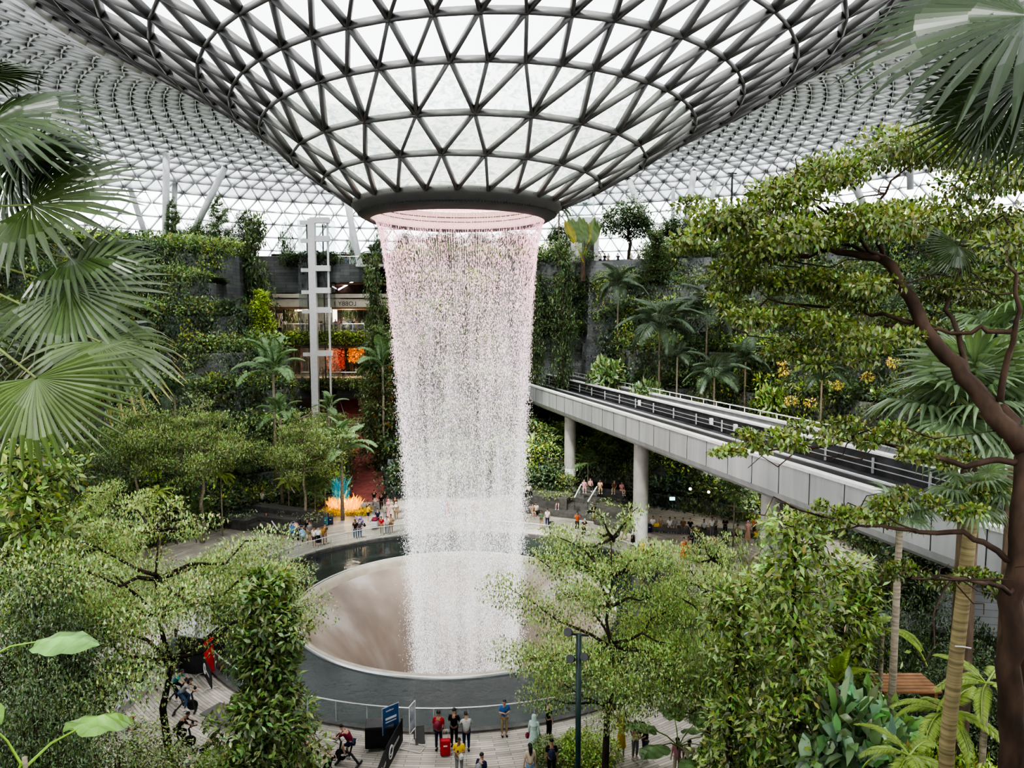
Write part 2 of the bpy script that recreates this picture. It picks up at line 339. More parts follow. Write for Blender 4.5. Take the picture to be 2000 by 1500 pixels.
for k, n in enumerate(cnt):
    if k: off = off + (PI/n if cnt[k-1] == n else (0 if cnt[k-1] < n else 0))
    a = off + np.arange(n)*2*PI/n - PI/2 + .07; rings.append(ringpt(k, a))
edges = []; tris = []
for k, n in enumerate(cnt):
    for i in range(n): edges.append((k, i, k, (i+1) % n))
    if k == len(cnt)-1: break
    m = cnt[k+1]; o1 = rings[k]; o2 = rings[k+1]
    for i in range(n):
        if m == n:
            # ring k+1 is shifted by half a step forward
            edges.append((k, i, k+1, i)); edges.append((k, i, k+1, (i-1) % n))
            tris.append(((k, i), (k, (i+1) % n), (k+1, i))); tris.append(((k, i), (k+1, i), (k+1, (i-1) % n)))
        else:
            j = 2*i
            for q in (-1, 0, 1): edges.append((k, i, k+1, (j+q) % m))
            tris.append(((k, i), (k+1, (j) % m), (k+1, (j-1) % m))); tris.append(((k, i), (k+1, (j+1) % m), (k+1, j)))
            tris.append(((k, i), (k, (i+1) % n), (k+1, (j+1) % m)))
def P3(k, i): return rings[k][i]
cen = {}
def rnorm(p):
    # outward (upwards/outside) normal of the shell estimated from the profile
    r = math.hypot(p[0]-2, p[1]); R = [q[0] for q in prof]; j = min(max(int(np.searchsorted(R, r)), 1), len(R)-1)
    dr = prof[j][0]-prof[j-1][0]; dz = prof[j][1]-prof[j-1][1]; L = math.hypot(dr, dz)
    c, s = (p[0]-2)/r, p[1]/r
    return np.array([-dz/L*c, -dz/L*s, dr/L])
def beams(sel, wd, dp, name, m, parent):
    vs = []; fs = []
    for (k, i, l, j) in sel:
        p, q = P3(k, i), P3(l, j); d = q-p; L = np.linalg.norm(d); d /= L
        n = rnorm((p+q)/2); t = np.cross(d, n); t /= np.linalg.norm(t); n = np.cross(t, d)
        w_, h_ = wd(k), dp(k)
        b = len(vs)
        for e in (p, q):
            for s1 in (-1, 1):
                for s2 in (0, 1): vs.append(e + t*s1*w_/2 - n*s2*h_)
        fs += [(b, b+1, b+3, b+2), (b+4, b+6, b+7, b+5), (b, b+4, b+5, b+1), (b+2, b+3, b+7, b+6), (b, b+2, b+6, b+4), (b+1, b+5, b+7, b+3)]
    return link(name, mesh_np(name, vs, fs, 4), m, parent)
roof = empty('ceiling', (0, 0, 0)); tag(roof, 'vast glazed dome ceiling of triangular steel lattice', 'ceiling', kind='structure')
inner = [e for e in edges if e[0] < 9 and not (e[0] == 0 and e[2] == 0)]; outer = [e for e in edges if e[0] >= 9]
beams(inner, lambda k: .15 if k < 6 else .15, lambda k: .30+.03*k, 'funnel_lattice', M['steel'], roof)
beams(outer, lambda k: .10 if k < 17 else .075, lambda k: .85, 'outer_lattice', M['steel_w'], roof)
def panes(sel, name, m):
    vs = [P3(*c) for t in sel for c in t]; fs = np.arange(len(vs)).reshape(-1, 3)
    return link(name, mesh_np(name, vs, fs, 3), m, roof)
tk = lambda t: min(c[0] for c in t)
panes([t for t in tris if tk(t) < 3], 'wet_glazing', M['pane_wet'])
panes([t for t in tris if 3 <= tk(t) < 7], 'clear_glazing', M['pane_clear'])
panes([t for t in tris if 7 <= tk(t) < KW], 'outer_glazing', M['pane'])
panes([t for t in tris if tk(t) >= KW], 'side_glazing', M['pane_side'])
# collar of the oculus
oc = empty('oculus_collar', (.1, 0, 0)); tag(oc, 'dark grey ring collar around the round opening the water falls from', 'collar')
b = MB(); b.lathe([(6.45, 26.05), (6.62, 25.86), (6.60, 25.6), (6.28, 25.22)], 96); b.build('upper_band', M['collar'], oc, smooth=True)
b = MB(); b.lathe([(6.25, 25.22), (6.1, 25.05), (5.62, 24.80), (5.5, 24.84), (5.5, 25.05)], 96); b.build('lower_band', M['collar'], oc, smooth=True)
for k in range(24):
    a = 2*PI*k/24; c, q_ = math.cos(a), math.sin(a)
    MB().bar((6.635*c, 6.635*q_, 25.84), (6.29*c, 6.29*q_, 25.21), .03, .02).build('panel_joint', M['black'], oc)
b = MB(); vs = []
for k in range(420):
    a = 2*PI*k/420; vs += [(6.27*math.cos(a), 6.27*math.sin(a), 25.24), (6.24*math.cos(a), 6.24*math.sin(a), 25.10 if (k//1) % 2 else 25.20)]
b.add(vs, [(2*k, 2*k+1, (2*k+3) % 840, (2*k+2) % 840) for k in range(420)]); b.build('toothed_drip_edge', M['black'], oc)
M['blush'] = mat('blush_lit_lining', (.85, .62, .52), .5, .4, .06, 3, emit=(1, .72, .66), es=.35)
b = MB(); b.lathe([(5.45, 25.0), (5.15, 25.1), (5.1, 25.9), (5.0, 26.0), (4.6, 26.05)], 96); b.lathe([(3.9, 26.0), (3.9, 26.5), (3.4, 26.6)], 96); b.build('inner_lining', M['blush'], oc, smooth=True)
b = MB()
for R_, z_ in ((5.08, 25.45), (5.08, 25.75), (3.4, 26.35), (1.6, 26.5), (1.2, 26.5)):
    b.tube([(R_*math.cos(2*PI*k/64), R_*math.sin(2*PI*k/64), z_) for k in range(65)], .03, 5, cap=False)
for k in range(8):
    a = 2*PI*k/8; b.bar((1.2*math.cos(a), 1.2*math.sin(a), 26.5), (5.0*math.cos(a), 5.0*math.sin(a), 26.4), .05)
    b.box((1.4*math.cos(a), 1.4*math.sin(a), 26.4), (.22, .22, .2), rz=a)
b.build('service_ring', M['darkrail'], oc)
# ------------------------------------------------------------------ waterfall
wf = empty('waterfall', (0, 0, 0)); tag(wf, 'tall round curtain of falling water between the glass dome and the bowl', 'waterfall')
nd = 160000
u = rng.random(nd); z = 24.9 - 35.0*u**.80; drop = 24.9-z
st = rng.integers(0, 200, nd)
th = st*2*PI/200 + rng.normal(0, 1, nd)*(.002+.0011*np.minimum(drop, 30)**1.05)
dens = .5+.5*np.sin(th*5+1.3)*np.sin(th*3-.6)  # stronger and weaker bands of water
keep = (rng.random(nd) < .52+.48*dens) | (drop < 1.2)
z, drop, th = z[keep], drop[keep], th[keep]; n = len(z)
r = 5.42 - .385*np.sqrt(np.maximum(drop, 0)) + rng.normal(0, 1, n)*(.015+.012*drop)*(.7+.6*rng.random(n))
x0 = .25 + .25*np.clip(drop/20, 0, 1)
cx, cy_ = x0+r*np.cos(th), r*np.sin(th)
L = (.05+.10*rng.random(n)**2)*(1+2.2*np.exp(-drop/3)); W = .009+.010*rng.random(n)+.011*(rng.random(n) < .12)
sl = .385*.5/np.sqrt(np.maximum(drop, .3))
vt = np.empty((n, 5, 3)); 
vt[:, 0] = np.stack([cx, cy_, z+L/2], -1); vt[:, 4] = np.stack([cx, cy_, z-L/2], -1)
ph = rng.random(n)*6.28
for q in range(3): vt[:, 1+q] = np.stack([cx+W*np.cos(ph+q*2.094), cy_+W*np.sin(ph+q*2.094), z-L*.15], -1)
vt[:, 0, 0] += sl*L/2*np.cos(th); vt[:, 0, 1] += sl*L/2*np.sin(th); vt[:, 4, 0] -= sl*L/2*np.cos(th); vt[:, 4, 1] -= sl*L/2*np.sin(th)
base = (np.arange(n)*5)[:, None, None]; tri = np.array([(0, 1, 2), (0, 2, 3), (0, 3, 1), (4, 2, 1), (4, 3, 2), (4, 1, 3)])[None]
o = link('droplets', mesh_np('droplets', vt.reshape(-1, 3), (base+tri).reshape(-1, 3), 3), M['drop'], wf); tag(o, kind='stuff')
b = MB()
for dr_ in (0, .22):
    pr = [(5.42-dr_-.385*math.sqrt(max(24.9-zz, 0)), zz) for zz in np.linspace(24.8, -10, 40)]
    nn = 96; vs = []; 
    for (r_, zz) in pr:
        xo = .25+.25*min(1, (24.9-zz)/20)
        for k in range(nn): vs.append((xo+r_*math.cos(2*PI*k/nn), r_*math.sin(2*PI*k/nn), zz))
    b.add(vs, [(i*nn+k, i*nn+(k+1) % nn, (i+1)*nn+(k+1) % nn, (i+1)*nn+k) for i in range(39) for k in range(nn)])
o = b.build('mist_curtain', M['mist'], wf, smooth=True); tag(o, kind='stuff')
# ------------------------------------------------------------------ pool and bowl
RO, RI = 15.75, 10.5
o = MB().lathe([(RI-.1, -.12), (13, -.12), (RO, -.12)], 160).build('pool_water', M['water']); tag(o, 'dark still water filling the round pool around the bowl', 'water', kind='structure')
bw = empty('catch_bowl', (-.2, 0, 0)); tag(bw, 'wide round brown bowl in the middle of the pool swallowing the falling water', 'bowl')
MB().lathe([(9.9, -.55), (9.0, -1.1), (7.8, -2.1), (6.7, -3.4), (5.7, -5.1), (5.1, -7.2), (4.8, -9.5), (4.8, -12)], 128).build('basin', M['bowl'], bw, smooth=True)
MB().lathe([(10.52, -.3), (10.5, -.06), (10.35, .02), (10.2, -.02), (10.02, -.22), (9.88, -.58)], 160).build('rim', M['rim'], bw, smooth=True)
MB().lathe([(10.62, -.3), (10.62, .0), (10.56, .03), (10.52, -.04)], 160).build('steel_edge', M['rail'], bw, smooth=True)
MB().lathe([(0.01, -11.9), (5.3, -11.9)], 64).build('dark_cap', M['darkroom'], bw)  # dark disc put in for the shade of the open well below
bal = empty('pool_balustrade', (0, 0, 0)); tag(bal, 'curved clear glass balustrade with steel top rail around the pool', 'balustrade')
MB().lathe([(RO+.02, .02), (RO+.02, 1.08)], 160).build('glass_panel', M['balus'], bal, smooth=True)
MB().tube([((RO+.02)*math.cos(2*PI*k/160), (RO+.02)*math.sin(2*PI*k/160), 1.1) for k in range(161)], .035, 6, cap=False).build('top_rail', M['rail'], bal, smooth=True)
for k in range(64):
    a = 2*PI*k/64; p = ((RO+.02)*math.cos(a), (RO+.02)*math.sin(a))
    MB().box((p[0], p[1], .56), (.02, .03, 1.05), rz=a).build('glass_joint', M['rail'], bal)
MB().lathe([(RO-.1, -.15), (RO-.1, .1), (RO+.22, .1), (RO+.22, .02), (RO+.12, .0), (RO+.12, -.02)], 160).build('kerb', M['steps'], bal)
# ------------------------------------------------------------------ terrain
def r0f(th):
    d = np.degrees(th) % 360
    return np.interp(d, [0, 10, 23, 30, 50, 75, 100, 125, 180, 215, 245, 270, 300, 345, 360], [28, 33, 35, 32.5, 31.5, 30, 30, 29, 29, 27, 25, 24, 23.5, 24.5, 28])
SK = np.array([0, .1, .22, .35, .48, .61, .73, .85, .97]); HK = np.array([0, 1.2, 3.6, 7, 11, 15, 19, 23, 26.6, 27.0])
def bridge_x(Y): return 16.2-.259*Y
def terrain(X, Y):
    X = np.asarray(X, float); Y = np.asarray(Y, float)
    th = np.arctan2(Y, X); r = np.hypot(X, Y); r0 = r0f(th)
    s = (r-r0)/(60-r0); k = np.searchsorted(SK, s, side='right'); h = np.where(s < 0, 0, HK[np.clip(k, 0, 9)])
    dd = np.abs(((np.degrees(th)+90+180) % 360)-180)      # distance from the camera's side
    cap = np.where(Y+48 > 2.5, np.maximum(16.6-.66*(Y+48), 0.8), 16.4); q_ = (X-3.55)/(Y+48+1e-6); h = np.where((q_ > -.30) & (q_ < -.158) & (Y > 30) & (Y < 60), np.minimum(h, np.where(Y < 41, 3.6, 0)), h)
    h = np.where((dd < 80) & (h > 0), np.minimum(h, np.floor(np.maximum(cap, .9)/1.3)*1.3+.2), h)
    bx = bridge_x(Y); h = np.where((X > bx-1.5) & (X < bx+11.5) & (Y < 56) & (Y > -47), np.minimum(h, 4.5), h)
    h = np.where((X > -32) & (X < -12.8) & (Y > 41) & (Y < 68) & (X > -32+(Y-60)*.0), 0, h)
    px_ = np.interp(Y, [26, 41, 60], [-11.0, -14.5, -17.5]); h = np.where((np.abs(X-px_) < 2.4) & (Y > 25) & (Y < 60), 0, h)
    return h
nth = 540; rl = []
rs = np.concatenate([np.arange(15.9, 66, .3), np.arange(66, 96, 3)])
tg = np.linspace(0, 2*PI, nth, endpoint=False)
TT, RR = np.meshgrid(tg, rs, indexing='ij'); XX, YY = RR*np.cos(TT), RR*np.sin(TT); HH = terrain(XX, YY)
vs = np.stack([XX, YY, HH-.02], -1).reshape(-1, 3); nr = len(rs)
i = np.arange(nth)[:, None]; j = np.arange(nr-1)[None]
fc = np.stack([i*nr+j, i*nr+j+1, ((i+1) % nth)*nr+j+1, ((i+1) % nth)*nr+j], -1).reshape(-1, 4)
hq = HH.reshape(-1)[fc]; flat0 = (hq.max(1) < .05); steep = (hq.max(1)-hq.min(1)) > .3
me = mesh_np('hillside', vs, fc[~flat0], 4); me.materials.append(M['soil']); me.materials.append(M['stone'])
me.polygons.foreach_set('material_index', steep[~flat0].astype(np.int32)); me.update()
o = link('ground', me); tag(o, 'stepped ring of dark stone terraces holding the indoor forest', 'hillside', kind='structure')
o = link('floor', mesh_np('floor', vs, fc[flat0], 4), M['plaza']); tag(o, 'grey plank paved plaza ring around the pool', 'floor', kind='structure')
# ------------------------------------------------------------------ bridge
br = empty('elevated_rail_bridge', (bridge_x(0), 0, .2)); tag(br, 'long pale grey elevated rail bridge crossing behind the waterfall on round pillars', 'bridge')
def BX(Y, off, z): return (bridge_x(Y)+off-bridge_x(0), Y, z)
def sweep(secs, Ys, name, m, smooth=False):
    vs = []; n = len(secs)
    for Y in Ys: vs += [BX(Y, o_, z_) for o_, z_ in secs]
    fs = [(a*n+k, a*n+(k+1) % n, (a+1)*n+(k+1) % n, (a+1)*n+k) for a in range(len(Ys)-1) for k in range(n)]
    fs += [tuple(range(n)), tuple((len(Ys)-1)*n+k for k in range(n))[::-1]]
    return MB().add(vs, fs).build(name, m, br, smooth)
Y0, Y1 = -46, 60
sweep([(0, 10.55), (0, 8.9), (.12, 8.55), (.45, 8.3), (1.0, 8.15), (9.4, 8.15), (10.0, 8.4), (10.3, 9.0), (10.3, 10.55), (10.0, 10.55), (10.0, 9.5), (.35, 9.5), (.35, 10.55)], [Y0, Y1], 'box_girder', M['girder'])
sweep([(-.06, 10.55), (-.06, 10.72), (.45, 10.72), (.45, 10.55)], [Y0, Y1], 'near_parapet_cap', M['cap'])
sweep([(9.9, 10.55), (9.9, 10.72), (10.4, 10.72), (10.4, 10.55)], [Y0, Y1], 'far_parapet_cap', M['cap'])
sweep([(6.6, 9.5), (6.6, 10.75), (7.0, 10.75), (7.0, 9.5)], [Y0, Y1], 'divider_wall', M['deck'])
sweep([(6.5, 10.75), (6.5, 10.88), (7.1, 10.88), (7.1, 10.75)], [Y0, Y1], 'divider_cap', M['cap'])
sweep([(.4, 9.51), (.4, 9.56), (9.98, 9.56), (9.98, 9.51)], [Y0, Y1], 'track_bed', M['deck'])
for o_ in (1.4, 1.75, 2.3, 4.4, 4.9, 7.9, 9.2):
    sweep([(o_, 9.56), (o_, 9.78), (o_+.14, 9.78), (o_+.14, 9.56)], [Y0, Y1], 'guide_rail', M['steel_w'] if o_ in (1.75, 4.9) else M['steel'])
b = MB()
for o_ in (6.45,):
    for zz in (9.95, 10.3): b.tube([BX(Y, o_, zz) for Y in (Y0, Y1)], .035, 5)
    for Y in np.arange(Y0, Y1, 4.0): b.box(BX(Y, o_, 10.1), (.1, .12, .9))
b.build('cable_conduit', M['rail'], br)
b = MB(); b.tube([BX(Y, 10.15, 11.15) for Y in (Y0, Y1)], .05, 6)
for Y in np.arange(Y0, Y1, 2.2): b.box(BX(Y, 10.15, 10.92), (.06, .06, .46))
b.build('maintenance_handrail', M['cap'], br)
for Y in np.arange(Y0, Y1, 2.55): MB().box(BX(Y, -.008, 9.72), (.02, .05, 1.66)).build('panel_seam', M['darkrail'], br)
for Y in (8, 11.5, -14, 25): MB().box(BX(Y, 6.4, 10.25), (.25, .35, .5)).build('signal_box', M['white'], br)
for Yp in (12.65, -5.1, -23.5, 30, 46):
    xp = bridge_x(Yp)+1.3-bridge_x(0)
    q = MB().lathe([(.62, 0), (.62, 5.6)], 32).build('pillar_shaft', M['pillar'], br, smooth=True); q.location = (xp, Yp, 2.7)
    q = MB().lathe([(.63, 0), (.63, 2.95)], 32).build('white_pillar_foot', M['cap'] if Yp > 10 else M['pillar'], br, smooth=True); q.location = (xp, Yp, -.22)
# ================================================================== vegetation
def rgb(h, s=1): return np.array(h)*s
GREENS = dict(dark=(.045, .072, .038), mid=(.10, .142, .065), fresh=(.20, .26, .11), lime=(.32, .42, .08), grey=(.14, .19, .12), olive=(.16, .18, .05),
              yellow=(.42, .40, .06), palm=(.09, .13, .08), silver=(.24, .29, .21), blue=(.06, .10, .075))
def leaves(pos, dirs, nrm, L, W, cols, shape=4):
    """vectorised leaves: folded rhomb (4 verts) or rounded leaf (7 verts)"""
    n = len(pos); d = dirs/(np.linalg.norm(dirs, axis=1, keepdims=True)+1e-9)
    nr = nrm - d*np.sum(nrm*d, 1, keepdims=True); nr /= (np.linalg.norm(nr, axis=1, keepdims=True)+1e-9); t = np.cross(d, nr)
    L = np.broadcast_to(L, (n,))[:, None]; W = np.broadcast_to(W, (n,))[:, None]
    if shape == 4:
        v = np.stack([pos, pos+d*L*.45+t*W*.5+nr*W*.14, pos+d*L-nr*L*.08, pos+d*L*.45-t*W*.5+nr*W*.14], 1)
        f = np.array([(0, 1, 2), (0, 2, 3)])
    else:
        v = np.stack([pos, pos+d*L*.22+t*W*.42+nr*W*.12, pos+d*L*.62+t*W*.40+nr*W*.08, pos+d*L-nr*L*.15, pos+d*L*.62-t*W*.40+nr*W*.08, pos+d*L*.22-t*W*.42+nr*W*.12, pos+d*L*.5-nr*L*.01], 1)
        f = np.array([(0, 1, 6), (1, 2, 6), (2, 3, 6), (3, 4, 6), (4, 5, 6), (5, 0, 6)])
    k = v.shape[1]; fc = ((np.arange(n)*k)[:, None, None]+f[None]).reshape(-1, 3)
    c = np.repeat(cols, k, axis=0)
    return v.reshape(-1, 3), fc, c
class LB:
    def __init__(s): s.p = []; s.d = []; s.n = []; s.L = []; s.W = []; s.c = []
    def add(s, p, d, nrm, L, W, c):
        n = len(p); s.p.append(p); s.d.append(d); s.n.append(nrm); s.L.append(np.broadcast_to(L, (n,))); s.W.append(np.broadcast_to(W, (n,))); s.c.append(np.broadcast_to(c, (n, 3)))
    def mesh(s, name, shape=4):
        cat_ = np.concatenate
        v, f, c = leaves(cat_(s.p), cat_(s.d), cat_(s.n), cat_(s.L), cat_(s.W), cat_(s.c), shape)
        return mesh_np(name, v, f, 3, c)
def jcol(c, n, amt=.35, hue=.15):
    c = np.array(c)[None]; b = 1+amt*rng.normal(0, 1, (n, 1)); h = 1+hue*rng.normal(0, 1, (n, 3)); return np.clip(c*np.clip(b, .35, 2.2)*h, .004, .9)
def unit(n):
    v = rng.normal(0, 1, (n, 3)); return v/np.linalg.norm(v, axis=1, keepdims=True)
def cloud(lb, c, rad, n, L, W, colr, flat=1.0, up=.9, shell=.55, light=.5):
    """ellipsoid of leaves at c; leaves lighter towards the top, darker below"""
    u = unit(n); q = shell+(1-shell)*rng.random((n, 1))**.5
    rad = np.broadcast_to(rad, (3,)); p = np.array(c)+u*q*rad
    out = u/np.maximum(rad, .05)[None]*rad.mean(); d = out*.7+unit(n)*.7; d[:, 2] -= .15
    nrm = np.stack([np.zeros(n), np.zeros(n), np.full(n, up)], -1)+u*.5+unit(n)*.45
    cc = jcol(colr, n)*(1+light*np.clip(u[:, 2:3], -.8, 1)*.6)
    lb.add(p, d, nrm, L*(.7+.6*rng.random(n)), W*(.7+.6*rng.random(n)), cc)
def branchy(m, a, b, r0, r1, wob=.08, n=5, seg=6):
    a, b = np.array(a, float), np.array(b, float); L = np.linalg.norm(b-a)
    pts = [a+(b-a)*t + (rng.normal(0, 1, 3)*wob*L*math.sin(PI*t)*.5) for t in np.linspace(0, 1, n)]
    m.tube(pts, list(np.linspace(r0, r1, n)), seg); return pts
def layered_mesh(h, cr, tiers, leaf, colr, bare=.45, n_leaf=9000, thick=.16, seed=None):
    """trunk with flat spreading tiers of small leaves; returns (trunk MB, crown LB)"""
    tb = MB(); lb = LB()
    trunk = branchy(tb, (0, 0, 0), (rng.normal()*.02*h, rng.normal()*.02*h, h*.97), .022*h**.9+.03, .02, .03, 8, 8)
    tw = 0
    spots = []
    for k in range(tiers):
        f = k/max(1, tiers-1); z = h*(bare+(1-bare)*f); R = cr*(1-.55*f**1.6)*(.75+.4*rng.random() if k < tiers-1 else .7)
        nb = rng.integers(5, 8)
        for q in range(nb):
            a = 2*PI*(q+rng.random()*.7)/nb+k; rr = R*(.65+.4*rng.random())
            e = np.array([rr*math.cos(a), rr*math.sin(a), z+rr*.10+rng.normal()*.05*h])
            i0 = min(int((z/h-.04)*7), 6); s0 = trunk[max(i0, 1)]; s0 = np.array([s0[0], s0[1], z-rr*.12])
            pts = branchy(tb, s0, e, .012*h**.8, .012, .10, 5, 5)
            for t in (.45, .7, .9, 1.0):
                c = s0+(e-s0)*t; sz = rr*(.30+.12*rng.random()); spots.append((c+rng.normal(0, 1, 3)*[.12*rr, .12*rr, .02*rr], sz))
    A = sum(s**2 for _, s in spots)
    for c, s in spots:
        cloud(lb, c, (s, s, s*thick*2.2), max(12, int(n_leaf*s*s/A)), leaf, leaf*.55, colr, up=1.2, shell=.15, light=.55)
    return tb, lb
def round_mesh(h, cr, leaf, colr, n_leaf=7000, bare=.3, nclump=34):
    tb = MB(); lb = LB(); branchy(tb, (0, 0, 0), (0, 0, h*.85), .03*h**.9+.02, .03, .03, 7, 8)
    cz = h*(bare+1)/2; rz = h*(1-bare)/2
    for k in range(nclump):
        u = unit(1)[0]; q = rng.random()**.4*.8; c = np.array([u[0]*cr*q, u[1]*cr*q, cz+u[2]*rz*q]); s = cr*(.26+.16*rng.random())
        branchy(tb, (0, 0, max(.1, c[2]-cr*.5)), c, .012*h**.8, .01, .1, 4, 5)
        cloud(lb, c, (s, s, s*.75), n_leaf//nclump, leaf, leaf*.5, colr, light=.7, shell=.5)
    return tb, lb
def column_mesh(h, cr, leaf, colr, n_leaf=6000, shape=.6, base=.0):
    tb = MB(); lb = LB(); branchy(tb, (0, 0, 0), (0, 0, h*.97), .02*h**.8+.03, .03, .02, 7, 8)
    n = max(20, int(h/cr*14))
    for k in range(n):
        f = (k+rng.random())/n; z = h*(base+(1-base)*f); R = cr*(1-shape*f**1.5)*(.6+.5*rng.random()); a = rng.random()*6.28; rr = R*(.35+.5*rng.random())
        s = R*(.45+.2*rng.random()); c = (rr*math.cos(a), rr*math.sin(a), z)
        if k % 2 == 0: branchy(tb, (0, 0, max(0, z-.2*R)), c, .02, .008, .1, 4, 4)
        cloud(lb, c, (s, s, s*.8), n_leaf//n, leaf, leaf*.42, np.array(colr)*(.75+.5*rng.random()), shell=.4, light=.7)
    return tb, lb
LIB = {}
def lib(key, tb, lb, tm, lm, shape=4):
    LIB[key] = (tb.mesh(key+'_trunk', True), lb.mesh(key+'_crown', shape), tm, lm)
    LIB[key][0].materials.append(M[tm]); LIB[key][1].materials.append(M[lm])
def put(key, name, loc, sc_=1, rz=None, label=None, cat='tree', group=None, color=(1, 1, 1, 1), sz=None, crown='crown'):
    t, c, tm, lm = LIB[key]; o = empty(name, loc, rnd.random()*6.28 if rz is None else rz)
    s = (sc_, sc_, sz or sc_)
    for nm, me in (('trunk', t), (crown, c)):
        q = bpy.data.objects.new(nm, me); col.objects.link(q); q.parent = o; q.scale = s; q.color = color
    tag(o, label, cat, group); return o
def zt(x, y): return float(terrain(x, y))
def at(px, d): 
    p = V(px, 750, d); return p[0], p[1]
def place(key, name, px, ytop, d, label, cat='tree', group=None, H=10.0, R=None, wpx=None, color=(1, 1, 1, 1), z0=None, crown='crown', rz=None):
    """stand a tree on the terrain at that image column and depth, its height from its top in the photo"""
    x, y = at(px, d); z = zt(x, y) if z0 is None else z0; top = V(px, ytop, d)[2]; h = max(.8, top-z); s = h/H; sx = s
    if wpx and R: sx = (wpx*d/F)/R
    o = put(key, name, (x, y, z-.05), sx, label=label, cat=cat, group=group, color=color, sz=s, crown=crown, rz=rz); return o
# base meshes, all 10 m tall
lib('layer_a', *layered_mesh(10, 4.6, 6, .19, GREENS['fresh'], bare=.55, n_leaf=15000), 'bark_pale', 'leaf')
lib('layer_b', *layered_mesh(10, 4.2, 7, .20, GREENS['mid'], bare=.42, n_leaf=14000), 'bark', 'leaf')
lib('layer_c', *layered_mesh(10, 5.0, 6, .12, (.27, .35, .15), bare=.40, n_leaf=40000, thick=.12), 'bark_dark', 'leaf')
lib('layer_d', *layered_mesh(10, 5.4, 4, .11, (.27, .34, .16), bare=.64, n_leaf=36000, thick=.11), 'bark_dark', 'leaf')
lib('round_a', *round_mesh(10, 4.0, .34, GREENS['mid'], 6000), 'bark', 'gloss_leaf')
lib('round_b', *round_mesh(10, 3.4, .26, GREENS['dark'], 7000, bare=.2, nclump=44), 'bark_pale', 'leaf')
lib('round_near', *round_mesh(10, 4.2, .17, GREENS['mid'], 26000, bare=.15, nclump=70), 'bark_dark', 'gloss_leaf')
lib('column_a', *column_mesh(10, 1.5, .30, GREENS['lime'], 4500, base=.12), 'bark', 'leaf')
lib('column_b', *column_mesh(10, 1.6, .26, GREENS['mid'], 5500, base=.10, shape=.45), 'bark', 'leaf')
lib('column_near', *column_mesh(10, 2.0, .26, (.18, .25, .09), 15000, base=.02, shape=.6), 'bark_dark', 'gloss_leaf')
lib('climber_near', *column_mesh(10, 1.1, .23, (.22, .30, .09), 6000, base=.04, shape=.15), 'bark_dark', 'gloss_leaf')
def bush(n, R, leaf, colr, wide=.55, shape=4, nclump=12):
    lb = LB()
    for k in range(nclump):
        u = unit(1)[0]; c = (u[0]*R*.55, u[1]*R*.55, R*.35+abs(u[2])*R*.35); s = R*(.38+.15*rng.random()); cloud(lb, c, (s, s, s*.8), n//nclump, leaf, leaf*wide, colr, shell=.6, light=.7)
    tb = MB()
    for k in range(6):
        a = k*1.05; branchy(tb, (.05*math.cos(a), .05*math.sin(a), 0), (R*.5*math.cos(a), R*.5*math.sin(a), R*.6), .03*R, .01*R, .1, 4, 5)
    return tb, lb
lib('bush_a', *bush(1600, 1.0, .16, GREENS['mid']), 'bark', 'leaf'); lib('bush_b', *bush(1100, 1.0, .22, GREENS['fresh'], .5), 'bark', 'gloss_leaf')
lib('bush_c', *bush(2400, 1.0, .11, GREENS['silver'], .7), 'bark', 'leaf'); lib('bush_big', *bush(1000, 1.0, .24, (.13, .19, .11), .72, nclump=16), 'bark', 'gloss_leaf', 7)
lib('bush_near', *bush(5200, 1.0, .085, GREENS['fresh'], .45, nclump=26), 'bark', 'gloss_leaf')
# ---- palms
def frond_feather(L, droop=.9, pairs=34, leaflet=.30, colr=GREENS['palm'], wide=.045, rise=.55):
    """feather frond along +x from the crown"""
    lb = MB(); pts = []
    for t in np.linspace(0, 1, 12):
        x = L*(t*.95 - .12*droop*t**3); z = L*(rise*t - (.35+.55*droop)*t**2.2); pts.append((x, 0, z))
    cst = tuple(np.array(colr)*1.3)
    lb.tube(pts, list(np.linspace(.018*L, .003*L, 12)), 5, col=cst)
    P = np.array(pts); n = pairs; ts = np.linspace(.16, .99, n); vs = []; fs = []; cs = []
    for t in ts:
        i = min(int(t*11), 10); f = t*11-i; p = P[i]*(1-f)+P[i+1]*f; tan = P[i+1]-P[i]; tan /= np.linalg.norm(tan); ll = L*leaflet*math.sin(PI*(.14+.80*t))**.6*(1.05-.25*t)
        for s in (-1, 1):
            d = tan*.62+np.array([0, s*.85, 0])+np.array([0, 0, -.12+.1*rng.random()]); d /= np.linalg.norm(d); up = np.array([0, 0, 1.])
            tt = np.cross(d, up); tt /= np.linalg.norm(tt); w_ = L*wide*.5
            a = p; m_ = p+d*ll*.5; e = p+d*ll+np.array([0, 0, -.32*ll*droop]); b_ = len(vs)
            vs += [a, m_+tt*w_+[0, 0, w_*.3], m_-tt*w_+[0, 0, w_*.3], e, m_+[0, 0, w_*.9]]; fs += [(b_, b_+1, b_+4), (b_, b_+4, b_+2), (b_+1, b_+3, b_+4), (b_+4, b_+3, b_+2)]
            c = tuple(np.array(colr)*(.75+.6*rng.random())); cs += [c]*5
    b0 = len(lb.v); lb.v += [tuple(map(float, v)) for v in vs]; lb.f += [tuple(i+b0 for i in f) for f in fs]; lb.c += cs
    return lb
